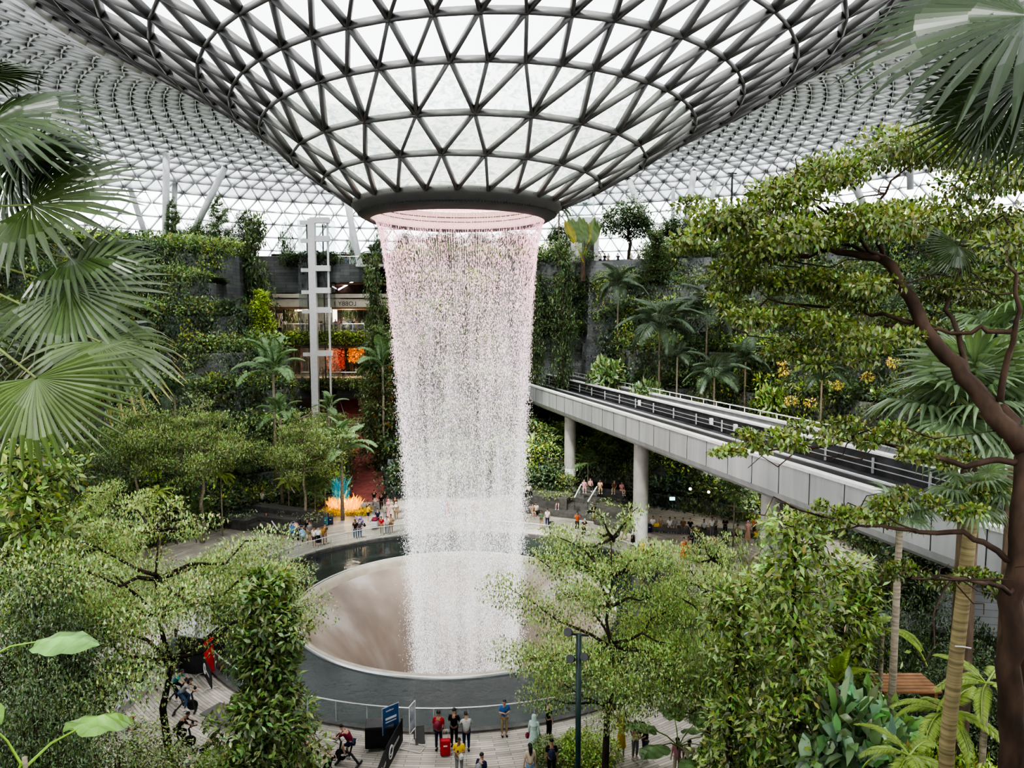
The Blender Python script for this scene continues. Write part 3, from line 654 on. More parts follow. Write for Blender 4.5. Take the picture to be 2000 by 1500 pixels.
def fan_blades(R, nseg=34, spread=300, droop=.35, colr=GREENS['palm'], split=.55, cup=.25, tipc=None, slim=1.0):
    """palmate leaf: hub at origin, axis +x, face up +z"""
    b = MB(); vs = []; fs = []; cs = []
    for k in range(nseg):
        a = math.radians(spread)*((k+.5)/nseg-.5); r = R*(.86+.12*math.cos(a*.55))*(.93+.12*rng.random()); da = math.radians(spread)/nseg*.5
        d = np.array([math.cos(a), math.sin(a), 0]); t = np.array([-math.sin(a), math.cos(a), 0]); dr = droop*(1+.5*rng.random())
        c0 = np.array(colr)*(.7+.6*rng.random()); j0 = len(vs)
        for q, (f, wf_) in enumerate(((.02, 1), (.3, 1), (.58, .98), (.8, .55), (1.0, .05))):
            rr = r*f; z = R*(cup*f - (cup+dr)*f**2.6) + (rng.normal()*.01*R if f > .7 else 0); w_ = slim*(math.tan(da)*min(rr, r*split*1.04)*wf_ if f <= .6 else math.tan(da)*r*split*wf_)
            p = d*rr*(1-.12*dr*f*f)+np.array([0, 0, z]); fold = w_*.55
            vs += [p-t*w_, p+np.array([0, 0, fold]), p+t*w_]
            cc = c0*(1.15-.25*f) if tipc is None or f < .9 else np.array(tipc); cs += [tuple(cc*.9), tuple(cc*1.15), tuple(cc*.9)]
            if q: fs += [(j0+3*q-3, j0+3*q-2, j0+3*q+1, j0+3*q), (j0+3*q-2, j0+3*q-1, j0+3*q+2, j0+3*q+1)]
    b.v = [tuple(map(float, v)) for v in vs]; b.f = fs; b.c = cs; return b
def frond_mesh(key, mb, m='palm_leaf'):
    me = mb.mesh(key, False, True); me.materials.append(M[m]); return me
FR = {'areca': frond_mesh('areca_frond', frond_feather(1.0, .75, 36, .34, GREENS['palm'], .030)),
      'broad': frond_mesh('broad_frond', frond_feather(1.0, .55, 30, .25, (.14, .22, .10), .055, rise=.75)),
      'fern': frond_mesh('fern_frond', frond_feather(1.0, .35, 46, .22, (.26, .35, .07), .026, rise=.35)),
      'dark': frond_mesh('dark_frond', frond_feather(1.0, .9, 30, .30, (.05, .09, .04), .035))}
def fan_with_stalk(R, stalk, **kw):
    b = fan_blades(R, **kw); M4 = [(v[0]+stalk, v[1], v[2]) for v in b.v]; b.v = M4
    b.tube([(0, 0, 0), (stalk*.5, 0, stalk*.05), (stalk+.02, 0, 0)], [.018*R+.004, .014*R, .010*R], 5, col=(.16, .2, .07)); return b
FR['fan'] = frond_mesh('fan_frond', fan_with_stalk(.62, .45, nseg=26, spread=290, droop=.30), 'palm_leaf')
FR['rosette'] = frond_mesh('rosette_frond', fan_with_stalk(.55, .5, nseg=14, spread=330, droop=.12, split=.25, colr=(.10, .17, .07)), 'palm_leaf')
TR = {}
def palm(name, fr, loc, h, L, n, label, cat='palm', group=None, tilt=(.35, -.5), trunk='bark_pale', tr=.09, color=(1, 1, 1, 1), lean=(0, 0), skirt=False, part='frond', a0=None):
    o = empty(name, loc); tag(o, label, cat, group)
    if h > .15:
        b = MB(); b.tube([(0, 0, 0), (lean[0]*.45, lean[1]*.45, h*.5), (lean[0], lean[1], h)], [tr*1.25, tr, tr*.85], 8); b.build('trunk', M[trunk], o, smooth=True)
        if skirt:
            s = MB(); s.tube([(lean[0], lean[1], h-.05), (lean[0], lean[1], h+.5*L*.25)], [tr*.9, tr*.5], 8); s.build('crownshaft', M['bark'], o, smooth=True)
    a0 = rnd.random()*6 if a0 is None else a0
    for k in range(n):
        f = k/max(1, n-1); q = bpy.data.objects.new(part, FR[fr]); col.objects.link(q); q.parent = o
        q.location = (lean[0], lean[1], h); s = L*(.85+.25*rnd.random()); q.scale = (s, s, s); pitch = tilt[0]+(tilt[1]-tilt[0])*f + rnd.uniform(-.1, .1)
        q.rotation_euler = (rnd.uniform(-.25, .25), -pitch, a0+k*2.399); q.color = color
    return o
def palm_at(name, fr, px, ycrown, d, Lpx, n, label, **kw):
    x, y = at(px, d); z0 = kw.pop('z0', None); z = zt(x, y) if z0 is None else z0; zc = V(px, ycrown, d)[2]
    return palm(name, fr, (x, y, z-.05), max(.2, zc-z), Lpx*d/F, n, label, **kw)
# ------------------------------------------------------------------ undergrowth on the terraces (nobody could count it)
pal = [('dark', .26), ('mid', .26), ('fresh', .16), ('grey', .12), ('olive', .08), ('blue', .07), ('lime', .05)]
names = [p[0] for p in pal]; pr = np.array([p[1] for p in pal]); pr = pr/pr.sum()
sect = {}
nc = 19000; R_ = np.sqrt(rng.random(nc)*(67**2-23.5**2)+23.5**2); T_ = rng.random(nc)*2*PI; cxs, cys = R_*np.cos(T_), R_*np.sin(T_); hz = terrain(cxs, cys)
for x, y, z in zip(cxs, cys, hz):
    if z < .6: continue
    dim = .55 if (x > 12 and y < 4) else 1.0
    px, py, d = proj((x, y, z+1))
    if d < 9 or px < -250 or px > 2250 or py > 1750: continue
    if y > 40 and -33 < x < -12: continue
    if 1155 < px < 1265 and 88 < d < 112 and z > 26: continue
    if 1120 < px < 1240 and 900 < py < 1010 and 60 < d < 86: continue
    if 90 < px < 470 and py > 1100 and d < 42: continue
    if d < 31 and 450 < px < 1400 and math.hypot(x, y) > 20: continue
    far = max(d, 16); s = (.6+1.1*rng.random()**1.6)*min(1.5, .62+far/120)
    if d < 28: s *= .75
    q = 12 if d > 45 else 26
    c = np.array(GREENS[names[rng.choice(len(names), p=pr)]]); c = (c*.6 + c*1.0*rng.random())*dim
    th = math.atan2(y, x); L = (.22+.26*rng.random())*min(1, .35+far/80)
    key = ('left' if x < -8 else 'right') + str(min(3, int(np.searchsorted(SK[1:], (math.hypot(x, y)-float(r0f(th)))/(60-float(r0f(th))))//2)))
    lb = sect.setdefault(key, LB())
    n = int(np.clip(26*(s/L)**2*.30, 20, 170))
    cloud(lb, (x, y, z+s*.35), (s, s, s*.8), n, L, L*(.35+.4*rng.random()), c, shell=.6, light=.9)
    # creepers hanging over the wall on the plaza side
    for dr_ in (.5, 1.0, 1.6):
        x2, y2 = x*(1-dr_/math.hypot(x, y)), y*(1-dr_/math.hypot(x, y)); z2 = float(terrain(x2, y2))
        if z-z2 > 1.0 and rng.random() < .86:
            n2 = int(rng.integers(45, 130)); hang = (z-z2)*(.35+.75*rng.random()); p = np.stack([np.full(n2, x2), np.full(n2, y2), z-hang*rng.random(n2)], -1)+rng.normal(0, 1, (n2, 3))*[.55, .55, .15]
            lb.add(p, unit(n2)*.5+[0, 0, -.7], unit(n2)*.5+[-x/60, -y/60, .3], L*.8*(.7+.6*rng.random(n2)), L*.45, jcol(c*.8, n2)); break
desc = {'0': 'lowest', '1': 'second', '2': 'third', '3': 'topmost'}
for key, lb in sect.items():
    o = link('undergrowth', lb.mesh('undergrowth'), M['leaf']); side = key[:-1]
    tag(o, f'mixed dense undergrowth on the {desc[key[-1]]} terraces of the {side} hillside', 'undergrowth', 'terrace undergrowth', 'stuff')
# ================================================================== the canyon with its balconies
YF = 57.0
def fx(px, d=105): return V(px, 750, d)[0]
def fz(py, d=105): return V(1000, py, d)[2]
o = MB().box(((-32.5-12.5)/2, YF+14, 14), (24, .5, 30)).build('wall_back', M['darkroom']); tag(o, 'dark back wall inside the canyon building', 'wall', kind='structure')
for nm, x in (('wall_left', -32.6), ('wall_right', -12.4)):
    o = MB().box((x, YF+5, 13.4), (.5, 19, 27)).build(nm, M['stone']); tag(o, nm.replace('_', ' ')+' of the canyon', 'wall', kind='structure')
def slab(name, x0, x1, y0, y1, z0, z1, m, parent=None): return MB().box(((x0+x1)/2, (y0+y1)/2, (z0+z1)/2), (x1-x0, y1-y0, z1-z0)).build(name, M[m], parent, bevel=.04)
def railing(name, pts, z, label, group, hgt=1.05):
    o = empty(name, (pts[0][0], pts[0][1], z)); tag(o, label, 'railing', group)
    P0 = np.array(pts[0]); 
    t = MB(); t.tube([(p[0]-P0[0], p[1]-P0[1], hgt) for p in pts], .045, 6); t.build('handrail', M['rail'], o)
    g = MB(); 
    for a, b_ in zip(pts[:-1], pts[1:]):
        L = math.dist(a, b_); n = max(1, int(L/1.5))
        for k in range(n+1):
            x, y = a[0]+(b_[0]-a[0])*k/n-P0[0], a[1]+(b_[1]-a[1])*k/n-P0[1]; MB().box((x, y, hgt/2), (.05, .05, hgt)).build('post', M['rail'], o)
        q = [(a[0]-P0[0], a[1]-P0[1]), (b_[0]-P0[0], b_[1]-P0[1])]
        g.add([(*q[0], .08), (*q[1], .08), (*q[1], hgt-.08), (*q[0], hgt-.08)], [(0, 1, 2, 3)])
    g.build('glass_infill', M['balus'], o); return o
bd = empty('balcony_building', (-22, YF, 0)); tag(bd, 'stone building of stacked open balconies at the end of the canyon', 'building')
bd.location = (0, 0, 0)
XL, XR = -32.3, -12.6
def lev(y0, y1): return fz(y1), fz(y0)
slab('upper_stone_wall', XL, fx(655), YF, YF+1, fz(572), fz(500), 'stone', bd)
MB().lathe([(5.2, fz(552)), (5.2, fz(517))], 24, c=(fx(672), YF+3.5, 0), a0=PI, a1=2*PI).build('rounded_terrace_front', M['stone'], bd)
slab('upper_terrace_floor', fx(636), XR, YF-1.2, YF+13, fz(522), fz(517), 'cap', bd)
slab('ceiling_recess', fx(636), XR, YF+.5, YF+13, fz(556), fz(552), 'wood', bd)
slab('dark_recess', fx(640), XR, YF+2, YF+2.5, fz(580), fz(556), 'darkroom', bd)
slab('cream_fascia_band', XL, XR, YF-.1, YF+.8, fz(600), fz(584), 'cream', bd)
slab('cream_fascia_ledge', XL, XR, YF-.4, YF+.8, fz(582), fz(574), 'cream', bd)
slab('lobby_ceiling', XL, XR, YF, YF+12, fz(604), fz(600), 'wood', bd)
slab('lobby_floor', XL, XR, YF, YF+14, fz(655), fz(648), 'cap', bd)
slab('middle_stone_parapet', XL, XR, YF-.6, YF+.1, fz(676), fz(646), 'stone', bd)
slab('lower_ceiling', XL, XR, YF, YF+12, fz(680), fz(676), 'wood', bd)
slab('lower_floor', XL, XR, YF, YF+14, fz(747), fz(741), 'cap', bd)
slab('lower_stone_parapet', XL, XR, YF-.6, YF+.1, fz(778), fz(738), 'stone', bd)
slab('vent_opening', fx(639), fx(659), YF-.62, YF-.55, fz(770), fz(757), 'black', bd)
slab('lowest_stone_parapet', fx(690), XR, YF-3.6, YF-3, fz(872, 102), fz(843, 102), 'stone', bd)
slab('lowest_floor', fx(680), XR, YF-3.4, YF+8, fz(848, 102), fz(843, 102), 'redfloor', bd)
for px, w_, y0, y1, m in ((545, 10, 612, 640, 'white'), (568, 6, 612, 640, 'white'), (560, 22, 612, 640, 'wood'), (672, 10, 620, 640, 'white'), (688, 8, 622, 640, 'cream')):
    slab('lit_shopfront', fx(px, 112), fx(px+w_, 112), YF+7, YF+7.2, fz(y1, 112), fz(y0, 112), m, bd)
for px in (590, 612):
    MB().box((fx(px, 110), YF+5, fz(606, 110)), (1.6, .3, .25)).build('ceiling_lamp', mat('warm_lamp', (1, .8, .55), emit=(1, .75, .45), es=6), bd)
o = MB().box((fx(689, 108), YF+1.5, fz(555, 107)), (3.4, .2, .16), ry=-.5).build('strip_light', mat('pink_lamp', (1, .8, .8), emit=(1, .8, .8), es=5), bd)
# red glowing displays and golden vines in the openings
for k, (px, py, w_, h_, m) in enumerate(((655, 704, 36, 44, 'redlight'), (696, 690, 30, 34, 'orangelit'), (664, 712, 14, 20, 'redlight'))):
    lb = LB(); c = V(px, py, 110); n = 900
    p = c+rng.uniform(-.5, .5, (n, 3))*[w_*110/F, 1.2, h_*110/F]; lb.add(p, unit(n), unit(n), .28, .16, jcol((.8, .25, .12) if m == 'redlight' else (.9, .6, .2), n, .5))
    q = link('leafy_display', lb.mesh('leafy_display'), M[m]); tag(q, ['wide red leafy display inside the lower balcony', 'golden lit vines hanging at the right of the lower balcony', 'low red flower display behind the balcony visitors'][k], 'display')
lb = LB(); n = 2600; p = np.stack([np.full(n, -12.75)+rng.normal(0, .25, n), 40+17*rng.random(n), 13*rng.random(n)], -1)
lb.add(p, unit(n)*.4+[0, 0, -1], unit(n), .4, .2, jcol((.5, .35, .15), n, .5)); q = link('lit_vines', lb.mesh('lit_vines'), M['orangelit']); tag(q, 'golden lit vines hanging along the right side of the red path', 'vines')
for px, py, e_, c_ in ((600, 618, 500, (1, .8, .6)), (680, 622, 500, (1, .85, .7)), (640, 700, 350, (1, .75, .55)), (700, 702, 350, (1, .6, .35)), (705, 815, 250, (1, .6, .4))):
    l = bpy.data.lights.new('lobby_fill', 'POINT'); l.energy = e_; l.color = c_; l.shadow_soft_size = 1; q = bpy.data.objects.new('lobby_fill', l); col.objects.link(q); q.location = V(px, py-6, 108)  # fill lights added under the ceilings to brighten the balcony visitors
# LOBBY lettering, seen from behind as in the photo
def text(body, name, loc, size, m, rot=(PI/2, 0, 0), parent=None, mirror=False, ext=.01, al='CENTER'):
    cu = bpy.data.curves.new(name, 'FONT'); cu.body = body; cu.size = size; cu.extrude = ext; cu.align_x = al; cu.align_y = 'CENTER'
    o = bpy.data.objects.new(name, cu); col.objects.link(o); cu.materials.append(m); o.location = loc; o.rotation_euler = rot
    if mirror: o.scale = (-1, 1, 1)
    bpy.context.view_layer.update(); me = bpy.data.meshes.new_from_object(o.evaluated_get(bpy.context.evaluated_depsgraph_get())); mt = o.matrix_basis.copy(); bpy.data.objects.remove(o, do_unlink=True)
    o = link(name, me, None, parent); o.matrix_basis = mt
    return o
text('LOBBY 1', 'lettering', (fx(677), YF-.14, fz(593.5)), .85, M['darkrail'], parent=bd, mirror=True)
# ramp
def ramp(pts, name, m, parent=None):
    vs = []
    for x, y, z, w_ in pts: vs += [(x-w_/2, y, z), (x+w_/2, y, z), (x-w_/2, y, z-.3), (x+w_/2, y, z-.3)]
    fs = []
    for k in range(len(pts)-1):
        a = 4*k; fs += [(a, a+1, a+5, a+4), (a+2, a+6, a+7, a+3), (a, a+4, a+6, a+2), (a+1, a+3, a+7, a+5)]
    fs.append((0, 2, 3, 1)); return MB().add(vs, fs).build(name, m, parent)
def cx_(px, d): return V(px, 750, d)[0]
rp_ = empty('red_path', (0, 0, 0)); tag(rp_, 'red carpeted path climbing from the plaza into the canyon', 'path')
ramp([(cx_(716, 75), 27, .04, 3.9), (cx_(712, 82), 34, .9, 3.9), (cx_(705, 90), 42, 2.0, 3.9), (cx_(702, 98), 50, 3.1, 3.8), (cx_(702, 102), 54, 3.6, 3.6)], 'lower_ramp', M['redfloor'], rp_)
b = MB()
for k in range(16): b.box((cx_(712, 108)-.18*k, 54.6+.35*k, 3.5+.27*k), (3.2, .36, .27))
b.build('upper_flight', M['redfloor'], rp_)
for s in (-1, 1):
    b = MB(); b.tube([(cx_(712, 108)+s*1.5, 54.4, 4.7), (cx_(712, 108)-2.8+s*1.5, 60, 9)], .05, 6); b.build('handrail', M['rail'], rp_)
railing('balcony_railing', [(fx(556), YF-.5), (fx(715), YF-.5)], fz(647), 'steel balcony railing on the upper lobby level', 'balcony railings')
railing('balcony_railing', [(fx(590), YF-.5), (fx(742), YF-.5)], fz(741), 'steel balcony railing on the lower visitor level', 'balcony railings')
railing('balcony_railing', [(fx(690), YF-3.5), (fx(752), YF-3.5)], fz(842, 102), 'railing where the red stair meets the lowest landing', 'balcony railings')
railing('balcony_railing', [(fx(650), YF-1.2), (fx(712), YF-1.2)], fz(517), 'railing on the topmost rounded stone terrace', 'balcony railings')
# glass lift tower
lf = empty('lift_tower', (fx(628), YF-3, 0)); tag(lf, 'white framed glass lift tower rising past the balconies', 'lift')
zt0, zt1 = 0.0, fz(433)
MB().box((-.1, 0, (zt0+zt1)/2), (.95, .8, zt1-zt0)).build('main_mast', M['white'], lf)
MB().box((2.0, .2, zt1/2), (.25, .25, zt1)).build('corner_mast', M['white'], lf)
for x in (-1.2, -.75, 1.0): MB().box((x, 1.6, zt1/2), (.16, .16, zt1-1)).build('guide_rail', M['darkrail'], lf)
for py in (436, 471, 527, 569, 606, 688): MB().box((1.0, 0, fz(py)), (2.6, .7, .75)).build('cross_beam', M['white'], lf); MB().box((-1.2, .8, fz(py)-.2), (1.3, .5, .5)).build('bracket', M['white'], lf)
MB().box((0, 2.2, 0)+np.array([0, 0, (zt1+10)/2]), (4.6, 2.6, zt1-10)).build('glass_shaft', M['balus'], lf)
# leaning roof columns
for k, (x0, y0, x1, y1, d, w_) in enumerate(((323, 480, 325, 292, 108, .95), (362, 455, 442, 322, 112, .95), (300, 478, 236, 312, 113, .8), (338, 460, 342, 336, 116, .8), (708, 512, 676, 386, 108, .9), (690, 520, 684, 390, 112, .7),
        (1295, 490, 1226, 346, 112, .9), (1336, 440, 1356, 330, 114, .95), (1380, 430, 1397, 350, 118, .7), (1314, 430, 1315, 365, 120, .6), (1700, 400, 1630, 274, 100, .95), (1778, 340, 1776, 230, 108, .9))):
    a, b_ = V(x0, y0+30, d), V(x1, y1, d); o = empty('roof_column', a); b_ = b_-a
    MB().tube([(0, 0, 0), tuple(b_*.97)], w_/2, 16).build('shaft', M['steel_w'], o, smooth=True)
    MB().tube([tuple(b_*.965), tuple(b_)], [w_/2, .12], 16).build('tapered_head', M['steel'], o, smooth=True)
    tag(o, ['upright grey column left of the leaning pair under the far roof', 'grey column leaning right among the far left treetops', 'pale column leaning left behind the fan palm', 'thin pale column standing behind the upright grey one', 'steep grey column just left of the dark collar', 'slimmer column beside the steep one left of the collar', 'long column leaning over the big ficus right of the collar', 'column leaning right behind the upper right garden', 'short column leaning right beside the thin lamp mast', 'thin vertical column far behind the upper right garden', 'column leaning left above the near leafy crown', 'upright column behind the upper right palm leaves'][k], 'column', 'roof columns')
# upper right lift block and railing
o = empty('lift_block', (cx_(1136, 106), 58, 26)); tag(o, 'white panelled lift block behind the upright fan of banana-like leaves', 'lift')
MB().box((0, 0, 3.2), (4.2, 3, 7.2)).build('panel_wall', M['white'], o, bevel=.05); MB().box((.6, -1.55, 3.0), (1.6, .1, 5)).build('dark_doorway', M['deck'], o); MB().box((0, 0, 8), (3.0, 2.4, 2.4)).build('glass_top', M['balus'], o)
railing('balcony_railing', [(fx(1167), 55), (fx(1256), 55)], fz(528), 'railing on the upper right lookout beside the ficus', 'balcony railings')
o = slab('lookout', fx(1166), fx(1258), 54.8, 60, fz(548), fz(522), 'stone'); tag(o, 'stone fronted lookout terrace at the upper right', 'terrace')
o = empty('tunnel_portal', (0, 0, 0)); tag(o, 'stone framed dark tunnel mouth the rail bridge runs into', 'tunnel')
x0, x1 = fx(1030), fx(1160)
slab('stone_lintel', x0-5, x1+3, 55.6, 57.2, fz(682), fz(655), 'stone', o); slab('dark_mouth', x0-5, x1, 57.4, 57.8, 3, fz(680), 'darkroom', o); slab('side_wall', x1, x1+3, 55.6, 57, 3, fz(680), 'stone', o)
for k in range(3): slab('wall_panel', x0+k*2.2+.5, x0+k*2.2+1.4, 57.2, 57.35, 8.6, fz(684), 'wood', o)
b = MB(); 
# ================================================================== trees and palms
UT = 'trees of the upper garden'
for a in (('round_b', 'garden_tree', 490, 408, 108, 'tall dark cone-shaped tree in the upper left garden', 75), ('round_b', 'garden_tree', 566, 416, 108, 'narrow dark tree left of the glass lift top', 58), ('round_a', 'garden_tree', 397, 428, 106, 'broad dark tree behind the leaning column foot', 80),
          ('round_a', 'garden_tree', 1225, 382, 108, 'large dark ficus right of the white lift block', 120), ('round_a', 'garden_tree', 1312, 412, 110, 'rounded tree behind the leaning column at upper right', 95), ('round_b', 'garden_tree', 1462, 372, 108, 'dark tree beside the thin lamp mast', 90),
          ('round_b', 'garden_tree', 745, 420, 110, 'dark tree half hidden behind the left edge of the waterfall top', 60), ('round_b', 'garden_tree', 690, 455, 112, 'small dark tree right of the glass lift', 55), ('round_a', 'garden_tree', 230, 440, 100, 'leafy tree at the far left behind the fan palm', 80),
          ('round_b', 'garden_tree', 1560, 400, 104, 'dark tree rising behind the near right crown', 80), ('layer_b', 'garden_tree', 438, 385, 112, 'spindly layered tree in front of the far lattice', 50), ('layer_b', 'garden_tree', 350, 390, 108, 'thin tiered tree beside the upright column', 36), ('round_b', 'garden_tree', 800, 452, 110, 'dark garden tree seen through the left of the falling water', 80), ('round_a', 'garden_tree', 865, 446, 111, 'broad garden tree behind the middle of the falling water', 110), ('round_b', 'garden_tree', 935, 450, 110, 'garden tree right of centre behind the falling water', 100), ('round_a', 'garden_tree', 1010, 444, 110, 'garden tree behind the right edge of the falling water', 100), ('round_a', 'garden_tree', 1090, 430, 110, 'dark tree just right of the waterfall top', 60)):
    place(a[0], a[1], a[2], a[3], a[4], a[5], group=UT, R=4.0, wpx=a[6]/2, color=(.9, 1, .9, 1))
CT = 'vine covered columns'
for a in (('column_a', 515, 566, 88, 'bright lime vine covered column in front of the stone balcony wall', 62), ('column_b', 504, 425, 100, 'tall darker leafy column behind the lime one', 74), ('column_b', 432, 545, 92, 'grey green leafy column on the left hillside', 56), ('column_b', 1100, 470, 94, 'slim light green column tree right of the waterfall', 56), ('column_b', 1276, 452, 96, 'slim column tree below the upper right railing', 60),
          ('column_b', 732, 505, 92, 'big ivy covered pillar left of the waterfall', 62), ('column_b', 745, 640, 86, 'lower ivy covered pillar beside the waterfall', 100), ('column_a', 360, 470, 96, 'sparse tall vine column near the left wall', 40), ('column_b', 1045, 560, 92, 'ivy column directly behind the right edge of the fall', 50)):
    place(a[0], 'vine_column', a[1], a[2], a[3], a[4], group=CT, R=1.55, wpx=a[5]/2)
# near and middle layered trees
LT = 'layered trees on the left of the plaza'
for a in (('layer_a', 262, 778, 60, 'left layered tree with a tall bare pale trunk', 85, 1.5), ('layer_a', 384, 792, 61, 'spreading pale layered tree left of the stepped seats', 100, None), ('layer_a', 592, 815, 66, 'layered tree rising from the planter by the benches', 78, None), ('layer_b', 150, 815, 52, 'mid green tree at the far left hillside', 95, None),
          ('layer_b', 455, 830, 70, 'small tree behind the stepped seats', 60, None), ('layer_b', 520, 840, 76, 'round topped small tree left of the big broad palm foot', 52, None), ('layer_a', 640, 800, 80, 'pale small tree beside the canyon mouth', 50, None)):
    place(a[0], 'layered_tree', a[1], a[2], a[3], a[4], group=LT, R=4.6, wpx=a[5])
place('layer_c', 'layered_tree', 150, 948, 33, 'wide light green layered crown on the left', R=5, wpx=140)
place('layer_d', 'layered_tree', 298, 1022, 25.5, 'large spreading tree with pale glossy leaves at lower left', R=5, wpx=285, rz=.4)
place('layer_c', 'layered_tree', 1190, 1038, 27.5, 'slender dark trunked tree with flat tiers in front of the pool', R=5, wpx=210, z0=0, rz=2.0)
place('layer_c', 'layered_tree', 1400, 1080, 28, 'light green tiered tree right of the slender one', R=5, wpx=160, rz=1)
place('layer_a', 'layered_tree', 1480, 1090, 24, 'bright small leaved tree beside the climbing vines', R=4.6, wpx=110, z0=0)
place('column_near', 'bushy_tree', 510, 1115, 24.5, 'dense glossy upright tree standing in front of the pool rail', R=2.0, wpx=125, z0=0, rz=.5)
place('climber_near', 'climbing_vines', 1565, 1010, 15.5, 'dark slender trunk wrapped in drooping glossy vines', R=1.1, wpx=88)
place('climber_near', 'climbing_vines', 1455, 1130, 17.5, 'thin stem thick with bright climbing leaves', R=1.1, wpx=75)
place('climber_near', 'climbing_vines', 1668, 1090, 17, 'leafy climber left of the dark garden hollow', R=1.1, wpx=80)
place('climber_near', 'climbing_vines', 60, 880, 24, 'tall leaf covered climber at the far left edge', R=1.1, wpx=95)
place('round_near', 'leafy_tree', 45, 1080, 21, 'dark leafy tree at the left edge below the fan leaves', R=4.2, wpx=150)
place('round_near', 'leafy_tree', 190, 1420, 14, 'broad yellow green bush tree at the lower left corner', R=4.2, wpx=190, color=(1.35, 1.25, .9, 1))
place('round_near', 'leafy_tree', 30, 1290, 13, 'dark leafy mass behind the big leaf at lower left', R=4.2, wpx=130)
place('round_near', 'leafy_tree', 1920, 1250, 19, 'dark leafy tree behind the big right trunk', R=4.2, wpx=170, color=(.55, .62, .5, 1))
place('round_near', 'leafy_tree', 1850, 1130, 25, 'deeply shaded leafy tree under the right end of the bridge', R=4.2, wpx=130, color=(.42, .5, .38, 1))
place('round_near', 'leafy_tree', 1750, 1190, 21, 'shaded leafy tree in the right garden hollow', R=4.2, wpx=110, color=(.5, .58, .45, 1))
# palms
AP = 'feather palms on the hillsides'
for a in (('areca', 1205, 560, 92, 62, 12, 'tall slender palm right of the waterfall with a long pale trunk'), ('areca', 1287, 640, 82, 88, 16, 'large feathery palm in the middle of the right hillside'), ('areca', 1378, 610, 84, 80, 16, 'dark feather palm right of the large one'),
          ('areca', 1395, 735, 76, 72, 13, 'feather palm low on the hillside above the bridge'), ('areca', 1455, 705, 78, 62, 12, 'small feather palm beside the yellow lit wall'), ('areca', 1322, 695, 80, 46, 10, 'small pale palm in front of the large feathery one'),
          ('dark', 1605, 740, 70, 66, 11, 'arching dark palm above the far bridge parapet'), ('areca', 452, 655, 88, 52, 11, 'thin trunked palm on the left hillside'), ('areca', 1565, 350, 84, 42, 9, 'upright palm poking above the near right crown'), ('dark', 1490, 400, 100, 45, 10, 'drooping palm beside the lamp mast'),
          ('areca', 735, 500, 104, 40, 10, 'spiky palm left of the waterfall top'), ('dark', 340, 770, 66, 60, 10, 'pale frond palm among the left hillside bushes'), ('areca', 160, 720, 60, 70, 11, 'feather palm behind the left fan leaves'), ('areca', 1090, 410, 106, 44, 10, 'upright dark palm in front of the white lift block')):
    palm_at('feather_palm', a[0], a[1], a[2], a[3], a[4], a[5], a[6], group=AP, tilt=(1.15, -.35), tr=.11, skirt=True)
BP = 'broad leaved palms'
for a in (('broad', 534, 728, 72, 86, 12, 'big pale palm with broad arching leaves below the lower balcony'), ('broad', 664, 880, 68, 78, 14, 'broad leaved palm at the left of the red path'), ('broad', 748, 715, 84, 72, 9, 'broad leaved palm against the left edge of the waterfall'), ('broad', 545, 815, 70, 60, 8, 'lower broad leaved palm behind the layered tree'), ('broad', 640, 800, 76, 46, 8, 'small light green palm in front of the canyon wall')):
    palm_at('broad_palm', a[0], a[1], a[2], a[3], a[4], a[5], a[6], group=BP, tilt=(1.25, -.45), tr=.15, color=(1.15, 1.15, 1.15, 1))
RS = 'rosette fan palms'
for k, a in enumerate(((345, 960, 62, 46, 14, 'dark star leaved fan palm on the left bank'), (372, 1000, 61, 36, 10, 'lower star leaved fan palm by the planter wall'), (610, 955, 67, 42, 13, 'star leaved fan palm beside the glass flower display'), (630, 910, 70, 36, 10, 'upper star leaved fan palm above the flower display'),
        (1185, 860, 78, 50, 12, 'round leaved fan palm under the rail bridge'), (1110, 850, 82, 48, 12, 'fan palm below the bridge beside the fall'), (1440, 960, 60, 44, 12, 'dark fan palm between the two bridge pillars'), (1255, 870, 76, 36, 9, 'small fan palm left of the front bridge pillar'), (1150, 900, 76, 36, 9, 'low fan palm above the stepped seats'))):
    palm_at('fan_palm', 'rosette', a[0], a[1], a[2], a[3], a[4], a[5], group=RS, tilt=(1.1, -.5), tr=.06, color=(1, 1, .9, 1) if k not in (4, 5, 7) else (1.5, 1.2, .9, 1))
FP = 'bright tree ferns'
for a in (('fern', 558, 938, 69, 34, 13, 'flat topped lime tree fern over the stepped seats'), ('fern', 300, 960, 57, 40, 16, 'yellow green fern column beside the bare trunk'), ('fern', 425, 925, 63, 36, 14, 'hanging golden fern clump on the left bank'), ('fern', 265, 985, 52, 44, 9, 'golden fern low behind the glossy crown'),
          ('fern', 1745, 1225, 17, 120, 6, 'single large lime fern in the right hollow'), ('fern', 1880, 1385, 12.5, 130, 10, 'broad yellow green fern at the lower right'), ('fern', 1960, 1330, 12, 120, 9, 'yellow green fern beside the big trunk foot'), ('fern', 1810, 1470, 11.5, 120, 10, 'fern below the leaning palm trunk')):
    palm_at('tree_fern', *a[:6], a[6], cat='fern', group=FP, tilt=(.35, -.5), tr=.06, color=(1, 1, 1, 1))
palm_at('tree_fern', 'fern', 1655, 1330, 16, 85, 8, 'upright fern fan right of the climbing vines', cat='fern', group=FP, tilt=(1.3, .3))
